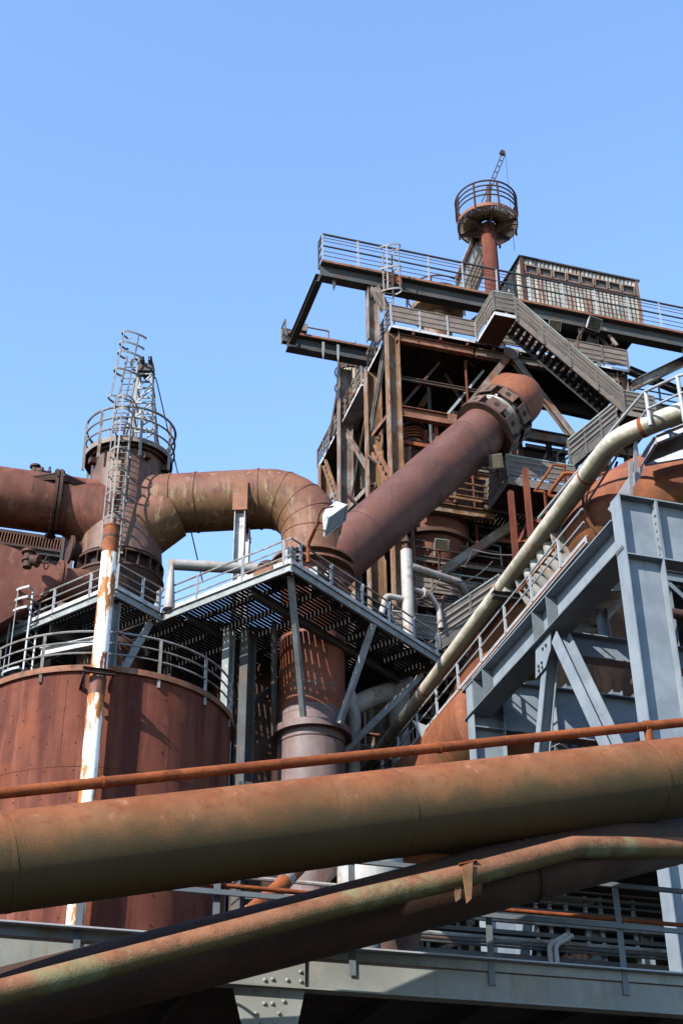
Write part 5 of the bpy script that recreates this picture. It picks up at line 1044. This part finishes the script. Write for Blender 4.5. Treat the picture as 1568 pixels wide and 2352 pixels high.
t.part('frame_beam', MB().box((c.x, 52.85, c.z+1.15), 2.2, .18, .2).box((c.x, 52.85, c.z-.75), 2.2, .18, .2), M['hot_rust'])
t = Thing('bleeder_stack', 'small cream bleeder stack with a caged top seen through the left side of the tower', 'stack', (20, 63, 40))
c = aY(806, 880, 64.0); t.part('shell', MB().lathe((c.x, 64, 0), [(.75, c.z-9), (.75, c.z+.6)], 28), M['cream']); t.part('cap', MB().lathe((c.x, 64, 0), [(.72, c.z+.6), (.78, c.z+.62), (.72, c.z+1.5)], 28), M['rust_dk'])
t.part('band', MB().ring((c.x, 64, 0), .74, .82, c.z-1.6, c.z-1.45, 28), M['rust_dk'])
for i in range(5): a = R(200+i*35); p = V((c.x+.95*math.cos(a), 64+.95*math.sin(a), c.z-1.6)); t.part('cage_bar', MB().tube([p, p+EZ*4], .04, 6), M['steel_dk'])
for z in (-1.5, -.4, .8, 2.2): t.part('cage_hoop', MB().tube(arc((c.x, 64, c.z+z), .95, 0, 360, 24)[:-1], .04, 5, closed=True), M['steel_dk'])
# ------------------------------------------------------------------ pale pipes at the right of the platform
wq = pf(8.45, .6); 
t = Thing('lagged_standpipe', 'stout pale upright pipe at the right end of the platform with two side branches', 'pipe', wq)
zt2 = zrow(wq.x, wq.y, 1266)
t.part('pipe_body', MB().lathe((wq.x, wq.y, 0), [(.25, PZ+.03), (.25, zt2), (.2, zt2+.04)], 28), M['pale2'])
t.part('band', MB().ring((wq.x, wq.y, 0), .24, .285, PZ+.55, PZ+.62, 28), M['rust_dk'])
z3 = zt2-.75
b1 = V((wq.x+.2, wq.y, z3)); t.part('branch', MB().tube(bend([b1, b1+V((2.5, .8, .05)), b1+V((3.6, 2.2, -.45)), b1+V((4.2, 4.5, -.5))], .6, 6), .185, 20), M['pale2'])
b2 = V((wq.x+.2, wq.y, z3-1.05)); t.part('branch', MB().tube(bend([b2, b2+V((.9, .3, 0)), b2+V((1.35, .5, -.45)), b2+V((1.4, .5, -1.4))], .4, 6), .12, 16), M['pale2']); t.part('branch_flange', MB().tube([b2+V((.52, .17, 0)), b2+V((.60, .2, 0))], .22, 16), M['pale2'])
b3 = V((wq.x-.2, wq.y, z3-1.6)); t.part('branch', MB().tube(bend([b3, b3+V((-.8, -.1, 0)), b3+V((-1.0, -.1, -.9))], .3, 5), .13, 16), M['pale2'])
t.part('top_valve', MB().lathe((wq.x, wq.y, 0), [(.1, zt2), (.1, zt2+.35), (.2, zt2+.4), (.12, zt2+.6), (.05, zt2+.9)], 12), M['rust_dk'])
t = Thing('lagged_duct', 'fat pale rust-stained elbow duct under the right end of the platform', 'pipe', aD(900, 1640, 60))
t.part('pipe_body', MB().tube(bend([aD(806, 1625, 58.5), aD(850, 1604, 59), aD(926, 1578, 60.5), aD(926, 1520, 62)], .5, 6), .40, 24), M['pale2'])
t.part('drop_leg', MB().tube(bend([aD(930, 1560, 60.6), aD(912, 1632, 60.2), aD(921, 1700, 60), aD(918, 1900, 60)], .8, 6), .38, 24), M['pale2'])
t.part('flange', MB().tube([aD(958, 1596, 60.5), aD(964, 1597, 60.6)], .55, 24), M['pale2']); t.part('side_nozzle', MB().tube([aD(930, 1590, 60.5), aD(985, 1604, 61)], .28, 20), M['deckface'])
t = Thing('grey_duct', 'blue-grey curved duct hugging the right side of the downcomer below the platform', 'pipe', aD(815, 1650, 57))
t.part('pipe_body', MB().tube(bend([aD(800, 1590, 57.5), aD(814, 1650, 57.5), aD(812, 1720, 57.5), aD(812, 1900, 57.5)], .6, 5), .27, 20), M['pale2'])
# rust H-frames and instrument pipes beside the cream pipe
t = Thing('post_frame', 'pair of bare rust posts with cross struts standing beside the cream pipe', 'frame', aD(1190, 1400, 48))
def c0x(c): v = c-CAM; return PW/2+FPX*v.dot(RT)/v.dot(FW)
def pfm(px, py, d=52.5): return aD(px, py, d)
c0 = pfm(1177, 1130); c1_ = pfm(1210, 1077, 53.5)
for c, pyb in ((c0, 1420), (c1_, 1345)): t.part('post', MB().chan(V((c.x, c.y, aD(c0x(c), pyb, (c-CAM).length-1.5).z)), c, .19, .16, .03, EY), M['tank'])
for a, b in (((1193, 1246), (1214, 1200)), ((1192, 1242), (1216, 1244)), ((1218, 1196), (1264, 1202)), ((1220, 1240), (1256, 1196)), ((1200, 1390), (1228, 1330))): t.part('strut', MB().bar(pfm(*a), pfm(*b), .14, .14), M['tank'])
t = Thing('instrument_pipe', 'small bright rust pipework with hooks and tees above the cream pipe', 'pipework', pfm(1250, 1140))
for pl, r in (([(1270, 1067), (1227, 1129)], .05), ([(1227, 1128), (1250, 1130), (1254, 1170), (1258, 1200)], .06), ([(1268, 1067), (1300, 1071)], .05), ([(1294, 1066), (1299, 1133)], .055), ([(1335, 1090), (1295, 1086), (1256, 1138), (1284, 1143)], .075), ([(1312, 1095), (1313, 1120)], .12), ([(1284, 1132), (1287, 1158)], .11), ([(1229, 1196), (1231, 1232)], .05)):
    t.part('tube', MB().tube(bend([pfm(*p) for p in pl], .12, 4), r, 10), M['pipe_thin'])
# floodlights on the tower
flood('small white floodlight on a thin stalk under the ochre gallery', aD(1010, 1250, 60), (-.05, -.85, -.5), (.32, .22, .25), [aD(1009, 1265, 60), aD(1008, 1310, 60)])
flood('white square floodlight behind the handrail of the long upper stair', aY(1270, 748, 51.5), (-.1, -.8, -.6), (.34, .28, .25), [aY(1272, 765, 51.5), aY(1274, 800, 51.8)])
flood('boxy white floodlight on a crooked stalk above the long upper stair', aY(1356, 744, 51.0), (.15, -.8, -.6), (.40, .34, .36), [aY(1340, 757, 51.3), aY(1326, 775, 51.3), aY(1327, 815, 51.3)])
flood('dark-faced floodlight tucked beside the lower landing by the slanting pipe', aD(1140, 1062, 65.2), (-.5, -.8, -.4), (.30, .34, .25), [aD(1143, 1075, 65.5), aD(1145, 1105, 65.5)], m='panel')
# distant gangway at the right edge
t = Thing('rear_gangway', 'thin railed gangway meeting the right edge below two crossing beams', 'gangway', (34, 55, 46), 'walkways and stairs')
g0, g1 = aY(1450, 920, 55), aY(1650, 955, 55); g1.z = g0.z
t.part('edge_beam', MB().ibeam(g0-EZ*.3, g1-EZ*.3, .3, .7, .04, .03), M['tsteel']); t.part('floor', MB().box((g0+g1)/2+V((0, .8, -.1)), (g1-g0).length, 1.5, .08), M['sooty'])
railing(t, [g0, g1], M['steel_dk'], h=1.4, rails=(.45, .9, 1.4), rr=.045, sp=1.9, pw=.09, post_m=M['tsteel'])

# clutter of small steel inside the furnace tower
t = Thing('inner_framework', 'maze of thin rusty beams, risers and braces in the dark inside the tower', 'framework', (24, 57, 20))
random.seed(5)
for i in range(60):
    y = random.uniform(53.2, 57); z = random.uniform(24, 45); x = random.uniform(19.2, 27.5); m = M[random.choice(('tsteel', 'rust_dk', 'steel_dk', 'tsteel_or', 'panel', 'rust_dk'))]
    k = random.random()
    if k < .42: t.part('beam', MB().ibeam((x, y, z), (x+random.uniform(1.5, 4.5), y, z), .16, random.uniform(.16, .34), .02, .015), m)
    elif k < .66: t.part('brace', MB().bar((x, y, z), (x+random.uniform(-2.2, 2.2), y+.1, z+random.uniform(1.4, 3)), .12, .14, EY), m)
    elif k < .84: t.part('riser', MB().tube([(x, y, z-random.uniform(1, 3)), (x, y, z+random.uniform(1, 3))], random.uniform(.04, .13), 10), m)
    else: t.part('cross_member', MB().ibeam((x, y-.6, z), (x, y+3, z), .14, .26, .02, .015), m)
t = Thing('bay_framing', 'secondary uprights, rails and thin bracing just inside the front face of the tower', 'framework', (24, 53, 20))
for x in (20.4, 21.9, 25.6, 27.2, 29.4): t.part('upright', MB().ibeam((x, 53.3, 25), (x, 53.3, 42.2 if x < 24 else 43), .2, .24, .02, .015, EX), M[random.choice(('tsteel', 'tsteel_or', 'steel_dk'))])
for z, x0, x1 in ((45.2, 19, 24.2), (41.2, 19, 22), (40.0, 22, 31), (38.9, 24, 31), (36.6, 23.4, 31), (34.9, 19, 31), (31.4, 19, 31), (29.2, 18.8, 31), (27.0, 18.8, 31)):
    t.part('rail_beam', MB().chan((x0, 53.1, z), (x1, 53.1, z), .12, random.choice((.2, .3, .36)), .02), M[random.choice(('tsteel', 'panel', 'tsteel_or', 'deckface'))])
for xa, za, xb, zb in ((19.2, 43.2, 21.6, 46.8), (21.6, 43.2, 24, 46.8), (25.6, 38.9, 27.2, 42.5), (27.2, 42.5, 29.4, 38.9), (29.4, 38.9, 31, 42.5), (24.2, 31.5, 27, 34.8), (27, 34.8, 30, 31.5), (20, 31.5, 22, 34.8), (19, 27, 21.5, 31.3), (21.5, 31.3, 24, 27), (24.4, 27.2, 28, 31.2), (28.2, 36.7, 30.5, 39.9)):
    t.part('thin_brace', MB().angle((xa, 53.25, za), (xb, 53.25, zb), .13, .02, EY), M[random.choice(('tsteel', 'galv', 'panel', 'rust_dk'))])
for x, z0, z1_, r in ((19.6, 30, 41, .09), (22.8, 36, 47, .07), (24.9, 30, 39, .12), (26.4, 28, 38.5, .06), (28.4, 30, 42, .10), (30.2, 27, 41, .07), (23.7, 27, 33, .14), (20.9, 26, 33, .06)):
    t.part('riser', MB().tube(bend([(x, 52.9, z0), (x, 52.9, z1_), (x+.8, 53.6, z1_+.3)], .3, 4), r, 10), M[random.choice(('pale2', 'rust_dk', 'deckface', 'tank'))])
railing(t, [(24.2, 53.0, 40.15), (31, 53.0, 40.15)], M['rail'], h=1.1, rails=(.4, .75, 1.1), rr=.04, sp=1.5, pw=.08); railing(t, [(19, 53.0, 35.1), (24, 53.0, 35.1)], M['panel'], h=1.1, rails=(.4, .75, 1.1), rr=.04, sp=1.5, pw=.08)
t.part('floor', MB().box((27.6, 54.2, 40.05), 6.8, 2.2, .08), M['grate'])
for i in range(9):
    x0, z0 = random.uniform(19, 24), random.uniform(28, 40); x1, z1_ = x0+random.uniform(2, 5), z0+random.uniform(-1.5, 1.5)
    t.part('conduit', MB().tube([(x0, 52.9, z0), ((x0+x1)/2, 52.9, min(z0, z1_)-.35), (x1, 52.9, z1_)], .03, 6), M['rust_dk'])
# ================================================================== background: left
bk_ = aD(60, 1290, 82)
by = 70.0; bx0 = -14.0; bx1 = aY(163, 1300, by).x; bt_ = aY(100, 1276, by).z
t = Thing('brick_house', 'sooty brick house with a lattice parapet behind the fat left-hand pipe', 'building', ((bx0+bx1)/2, by, 0))
t.part('wall', MB().box(((bx0+bx1)/2, by+4, bt_/2), bx1-bx0, 8, bt_), M['brick'])
t.part('corner_column', MB().ibeam((bx1-.2, by-.2, 0), (bx1-.2, by-.2, bt_+1.6), .5, .5, .04, .03), M['tsteel'])
gz0, gz1 = bt_+.15, bt_+.95
pr_ = MB()
for z in (gz0, gz1): pr_.bar((bx0, by-.4, z), (bx1+.3, by-.4, z), .14, .2)
po = t.part('parapet', pr_, M['rust_dk']); sl_ = MB()
for i in range(int((bx1-bx0)/.16)): x = bx0+i*.16; sl_.bar((x, by-.4, gz0+.1), (x+.06, by-.4, gz1-.1), .142, .04)
t.part('parapet_slats', sl_, M['deckface'], po); t.part('parapet_back', MB().box(((bx0+bx1)/2, by-.25, (bt_+gz1)/2+.05), bx1-bx0, .05, gz1-bt_), M['sooty'], po)
for x in (bx1-.6, bx1-4.6, bx1-9): t.part('parapet_post', MB().box((x, by-.5, (gz0+gz1)/2-.2), .16, .16, 2.4), M['steel_dk'], po)
t.part('gutter_beam', MB().ibeam((bx0, by-.35, bt_-.05), (bx1, by-.35, bt_-.05), .3, .35, .03, .02), M['steel_dk'])
t = Thing('thin_mast', 'thin rusty lattice upright beside the sooty brick house', 'mast', aY(178, 1340, 68))
c = aY(178, 1262, 68); t.part('upright', MB().bar((c.x, 68, 0), (c.x, 68, c.z), .2, .22), M['deckface']); t.part('crosspiece', MB().bar((c.x-.6, 68, c.z-.2), (c.x+.2, 68, c.z-.2), .12, .15).bar((c.x-.7, 68, c.z-1.9), (c.x, 68, c.z-1.9), .06, .08), M['deckface'])
# pyramid duct at the left edge
t = Thing('pyramid_duct', 'big rust-red pyramid-shaped duct narrowing to a round flange at the left edge', 'duct', aD(20, 1340, 62))
dx = aD(130, 1332, 61); dn_ = V((1, .05, -.05)).normalized(); ux = V((0, -.92, .38)); 
f0 = aD(126, 1342, 58.3); ax_ = V((1, .12, -.06)).normalized(); d, s_, u = frame(ax_)
ci = [f0+s_*(.72*math.cos(R(a)))+u*(.72*math.sin(R(a))) for a in range(0, 360, 15)]
pt_ = aD(26, 1256, 58.4); pb_ = aY(7, 1434, pt_.y); pb_ = V((pt_.x-.05, pt_.y, pb_.z)); bk2 = V((-.35, 3.2, 0)); sq = []
cs_ = (pt_+pb_)/2+bk2/2
for a in range(0, 360, 15):
    cx_, sy_ = math.cos(R(a)), math.sin(R(a)); k = 1/max(abs(cx_), abs(sy_)); sq.append(cs_-bk2*(.5*cx_*k)+(pt_-pb_)*(.5*sy_*k))
bkp = [p-V((3, 1.0, 0)) for p in sq]
mb = MB(); n_ = len(ci); mb.add(ci+sq+bkp, [(i, (i+1) % n_, n_+(i+1) % n_, n_+i) for i in range(n_)]+[(n_+i, n_+(i+1) % n_, 2*n_+(i+1) % n_, 2*n_+i) for i in range(n_)])
t.part('shell', mb, M['duct'])
fo = t.part('flange', MB().ring(f0, .70, 1.02, -.02, .10, 40, ax_), M['duct']); t.part('flange', MB().ring(f0, .70, .98, .14, .24, 40, ax_), M['duct'])
bme = MB().tube([-ax_*.09, ax_*.2], .05, 6).mesh('bolt'); bme.materials.append(M['rust_dk'])
for i in range(22): t.dup('bolt', bme, f0+s_*(.88*math.cos(R(i*360/22)))+u*(.88*math.sin(R(i*360/22)))+ax_*.05, fo)
t.part('outlet_pipe', MB().tube([f0, V((TWX, TWY, aD(232, 1375, 61).z))], .70, 32), M['duct'])
valve('rusty valve with a pale handwheel on the shoulder of the pyramid-shaped duct', aD(66, 1278, 57.2)-EZ*.35, (.9, -.35, -.25), 1.1)
# ================================================================== background: behind and below
t = Thing('gas_cleaner', 'dark riveted vessel in deep shade between the red tank and the downcomer', 'vessel', (9.6, 53.5, 0))
gc = aD(606, 1640, 60); t.part('shell', MB().lathe((gc.x+.4, gc.y+1, 0), [(2.6, 0), (2.6, gc.z+1.5), (1.2, gc.z+3)], 40), M['rust_dk'])
for z in (gc.z-3, gc.z, gc.z+1.2, 8, 12, 16): t.part('band', MB().ring((gc.x+.4, gc.y+1, 0), 2.58, 2.68, z, z+.2, 40), M['rust_dk'])
t = Thing('grey_stanchion', 'tall grey plated stanchion in shade left of the dark riveted vessel', 'column', (7.6, 49, 0))
g_ = aD(566, 1620, 54.5); t.part('section', MB().ibeam((g_.x, g_.y, 0), (g_.x, g_.y, g_.z+3.2), .4, .5, .04, .03, A_), M['steel_dk'])
for z in (6, 9, 12, 15, 18, 21): t.part('batten', MB().box((g_.x, g_.y-.25, z), .5, .04, .4), M['steel_dk'])
t = Thing('engine_hall', 'dark steel-clad hall in shade filling the gap behind the red tank', 'building', (-2, 62, 0))
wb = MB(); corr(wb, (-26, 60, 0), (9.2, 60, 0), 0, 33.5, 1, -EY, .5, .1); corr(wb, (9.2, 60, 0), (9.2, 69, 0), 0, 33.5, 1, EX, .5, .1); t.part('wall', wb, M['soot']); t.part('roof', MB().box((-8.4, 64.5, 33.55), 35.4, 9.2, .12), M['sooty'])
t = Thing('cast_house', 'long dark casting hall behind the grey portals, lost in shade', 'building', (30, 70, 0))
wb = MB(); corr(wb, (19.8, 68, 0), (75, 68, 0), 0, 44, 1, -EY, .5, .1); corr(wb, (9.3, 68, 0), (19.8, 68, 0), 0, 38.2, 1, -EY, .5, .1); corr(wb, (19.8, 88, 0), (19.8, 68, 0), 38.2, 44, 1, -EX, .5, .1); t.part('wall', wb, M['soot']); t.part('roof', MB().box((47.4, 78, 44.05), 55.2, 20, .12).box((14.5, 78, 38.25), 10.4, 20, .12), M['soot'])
# service floors and pipe racks between downcomer and gas main
t = Thing('service_floor', 'crowded service floor with pipes and beams seen between downcomer and gas main', 'steel floor', (17, 56, 22))
for z in (10.5, 14.8, 19.5, 24.5): 
    t.part('floor_beam', MB().ibeam((11.5, 55.2, z), (36, 55.2, z), .3, .45, .03, .02), M['steel_dk']); t.part('floor', MB().box((23.7, 59.5, z+.1), 24.4, 8.4, .1), M['sooty'])
    railing(t, [(11.5, 55.1, z+.2), (36, 55.1, z+.2)], M['rail'], h=1.1, rails=(.55, 1.1), rr=.035, sp=2.4, pw=.08)
for x in (12.2, 15.6, 19.5, 24, 28.5, 33): t.part('stanchion', MB().ibeam((x, 55.4, 0), (x, 55.4, 28), .3, .35, .03, .02, EX), M['steel_dk'])
for i, (x0, x1, z, r, m) in enumerate(((12, 34, 13.2, .10, 'pale2'), (12, 34, 13.6, .07, 'pale2'), (12, 36, 17.3, .12, 'rail'), (12, 36, 17.9, .08, 'pale2'), (12, 30, 22.6, .15, 'pale2'), (12, 30, 23.1, .07, 'deckface'), (12, 36, 12.3, .05, 'rail'), (20, 36, 9.6, .09, 'pale2'), (20, 36, 9.0, .09, 'pale2'), (20, 36, 8.5, .06, 'rail'), (12, 26, 21.6, .06, 'rail'), (12, 26, 25.9, .12, 'pale2'), (12, 24, 26.6, .08, 'deckface'))):
    t.part('rack_pipe', MB().tube([(x0, 54.6-.1*(i % 3), z), (x1, 54.6-.1*(i % 3), z)], r, 10), M[m])
random.seed(11)
for i in range(46):
    x = random.uniform(12.2, 31); z = random.choice((10.7, 15.0, 19.7, 24.7)); r = random.choice((.05, .08, .12, .18)); h = random.uniform(1.2, 3.6)
    t.part('riser', MB().tube([(x, 54.2+random.uniform(-.2, .5), z-1.2), (x, 54.2, z-1.2+h)], r, 10), M[random.choice(('pale2', 'pale2', 'rail', 'galv', 'rust_dk', 'deckface'))])
for i in range(10):
    x = random.uniform(12.5, 29); z = random.choice((10.7, 15.0, 19.7)); t.part('pump', MB().lathe((x, 54.6, z+.5), [(.3, -.4), (.4, -.3), (.4, .3), (.25, .4), (.12, .7)], 16, EX), M[random.choice(('pale2', 'rust_dk', 'panel_gr', 'panel'))])
# low pipe racks beyond the footbridge, right
rx0, rx1, ry = 11.2, 22.0, 34.0
t = Thing('pipe_rack', 'dense low rack of grey pipes and cable trays seen under the pipes at lower right', 'pipe rack', (16, ry, 8))
def rz_(py): return aY(1340, py, ry).z
for py, h in ((2160, .16), (2215, .2), (2105, .14), (2250, .2)): t.part('tray', MB().bar((rx0, ry, rz_(py)), (rx1, ry, rz_(py)), .4, h*.7), M['steel_dk'])
for py, r, m in ((2124, .05, 'pale2'), (2132, .04, 'galv'), (2140, .04, 'pale2'), (2180, .06, 'pale2'), (2190, .05, 'rail'), (2198, .035, 'galv'), (2075, .05, 'rail'), (2090, .035, 'galv'), (2060, .03, 'galv'), (2235, .05, 'pale2')): t.part('rack_pipe', MB().tube([(rx0, ry-.35, rz_(py)), (rx1, ry-.35, rz_(py))], r, 8), M['rail' if m == 'pale2' else 'steel_dk'])  # trays and pipes take darker paints to carry the shade on the rack
t.part('canopy', MB().box((16.3, ry+.8, rz_(2020)), 11.5, 6.5, .15), M['sooty'])  # added slab, put in only to shade the rack below
big = MB(); zb_ = aY(1370, 2058, ry+1.5).z; big.tube([(13.2, ry+1.5, zb_), (18.0, ry+1.5, zb_)], .34, 24); t.part('mossy_main', big, M['pale'])
for px in (1230, 1262, 1300, 1345, 1380, 1420, 1455): 
    x = aY(px, 2150, ry).x; t.part('upright', MB().bar((x, ry-.1, 3), (x, ry-.1, rz_(2050+(px % 37))), .09, .09), M['galv'])
for px in (1244, 1258): x = aY(px, 2200, ry).x; t.part('rusty_pipe', MB().tube(bend([(x, ry-.5, 4), (x, ry-.5, rz_(2190)), (x+.5, ry-.5, rz_(2165))], .2, 4), .07, 10), M['pale2'])
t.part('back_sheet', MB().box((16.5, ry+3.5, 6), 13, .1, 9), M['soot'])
for px in (975, 990, 1022, 1060, 1080): pass
t = Thing('valve_rack', 'tangle of thin grey pipes and valves left of the farther portal foot', 'pipe rack', (9, 36, 8))
vy = 35.5
def vzz(py): return aY(1010, py, vy).z
for py, r in ((2055, .06), (2080, .04), (2120, .05), (2135, .04), (2150, .07), (2175, .04), (2100, .03)): t.part('rack_pipe', MB().tube([(8.2, vy, vzz(py)), (11.8, vy, vzz(py))], r, 8), M['pale2' if r > .04 else 'rail'])
for px, r in ((945, .20), (980, .06), (1018, .09), (1022, .05), (1050, .05), (1078, .07), (966, .04)): x = aY(px, 2100, vy-.3).x; t.part('upright', MB().tube([(x, vy-.3, 2), (x, vy-.3, vzz(2030+(px*7 % 40)))], r, 10), M['pale2' if r > .05 else 'galv'])
for px, py in ((1020, 2112), (1018, 2160), (980, 2090)): q = aY(px, py, vy-.3); t.part('valve', MB().lathe(q, [(.09, -.16), (.14, -.1), (.09, 0), (.14, .1), (.09, .16)], 12), M['rust_dk'])
t.part('diagonal_pipe', MB().tube([aY(990, 2190, vy-.4), aY(1050, 2165, vy-.4), aY(1075, 2160, vy-.4)], .07, 10), M['pale2'])
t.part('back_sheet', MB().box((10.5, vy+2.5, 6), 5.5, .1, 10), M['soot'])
# a few things below the big pipe in the middle
t = Thing('drain_pipe', 'short slanting bright rust pipe crossing in front of the downcomer foot', 'pipe', aD(600, 2085, 27))
t.part('pipe_body', MB().tube([aD(560, 2110, 26.5), aD(640, 2040, 27.5), aD(720, 1955, 28.5)], .15, 16), M['pipe_thin']); 
c = aD(657, 2018, 27.7); t.part('band', MB().tube([aD(652, 2024, 27.65), aD(662, 2013, 27.78)], .165, 16), M['pale2'])
t = Thing('pale_drum', 'pale drum with orange rust runs half hidden below the broad pipe', 'vessel', aD(850, 2030, 32))
c = aD(850, 2010, 32); t.part('shell', MB().lathe((c.x, c.y, 0), [(.3, c.z-.75), (.72, c.z-.5), (.72, c.z+1.2), (.3, c.z+1.5)], 36), M['pale2']); t.part('leg', MB().tube([V((c.x, c.y, 0)), V((c.x, c.y, c.z-.7))], .2, 12), M['steel_dk'])
t = Thing('green_drum', 'shaded green-brown drum under the broad pipe left of the grey portal', 'vessel', aD(1000, 1975, 36))
c = aD(1000, 1975, 38); t.part('shell', MB().tube([c-V((2.5, 0, -.6)), c+V((2.2, .2, -.0))], 1.0, 36), M['orange'])
t = Thing('rust_funnel', 'dark rust funnel beside the pier behind the low brown pipe', 'funnel', aD(900, 2170, 33))
c = aD(905, 2150, 34); t.part('shell', MB().lathe((c.x, c.y, 0), [(.3, 2), (.3, c.z-1), (1.0, c.z+1.2)], 28), M['rust_dk'])

t = Thing('coal_bunker', 'dark clad bunker in shade right of the tall portal column', 'building', (37, 52, 0))
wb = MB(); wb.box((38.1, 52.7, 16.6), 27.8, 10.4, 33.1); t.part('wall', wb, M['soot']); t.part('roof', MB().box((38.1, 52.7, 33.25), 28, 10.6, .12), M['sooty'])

t = Thing('bunker_frame', 'grey shaded steelwork and pipes standing between the portals and the dark bunker', 'framework', (28, 46, 0))
random.seed(21)
for x in (23.6, 25.6, 28.5, 32, 36): t.part('upright', MB().ibeam((x, 46.6, 0), (x, 46.6, 26 if x < 26 else 33), .4, .45, .03, .02, EX), M['grey_moss'])
for z in (12, 16.5, 20.5, 24.2, 28, 31.6): t.part('beam', MB().ibeam((23.4 if z < 26 else 27, 46.3, z), (38, 46.3, z), .3, .5, .03, .02), M['grey_moss' if z % 1 else 'steel_dk'])
for xa, za, xb, zb in ((25, 24.4, 28.5, 27.8), (28.5, 16.7, 25, 20.3), (32, 24.4, 28.5, 27.8), (28.5, 20.7, 32, 24), (32, 28.2, 28.5, 31.4), (32, 16.7, 36, 20.3)): t.part('brace', MB().angle((xa, 46.2, za), (xb, 46.2, zb), .2, .03, EY), M['grey_moss'])
for x0, x1, z, r, m in ((23, 38, 22.2, .3, 'orange'), (23, 38, 18.3, .16, 'pale2'), (26, 38, 26.2, .12, 'rust_dk'), (27, 38, 29.6, .22, 'rust_dk'), (23, 38, 14.2, .2, 'pale2')): t.part('pipe_run', MB().tube([(x0, 45.9, z), (x1, 45.9, z)], r, 16), M[m])
for i in range(14): x = random.uniform(23.4, 36); z = random.choice((12.3, 16.8, 20.8, 21.5)); t.part('riser', MB().tube([(x, 45.8, z), (x, 45.8, z+random.uniform(1.5, 3.4))], random.uniform(.05, .14), 10), M[random.choice(('pale2', 'rust_dk', 'galv'))])
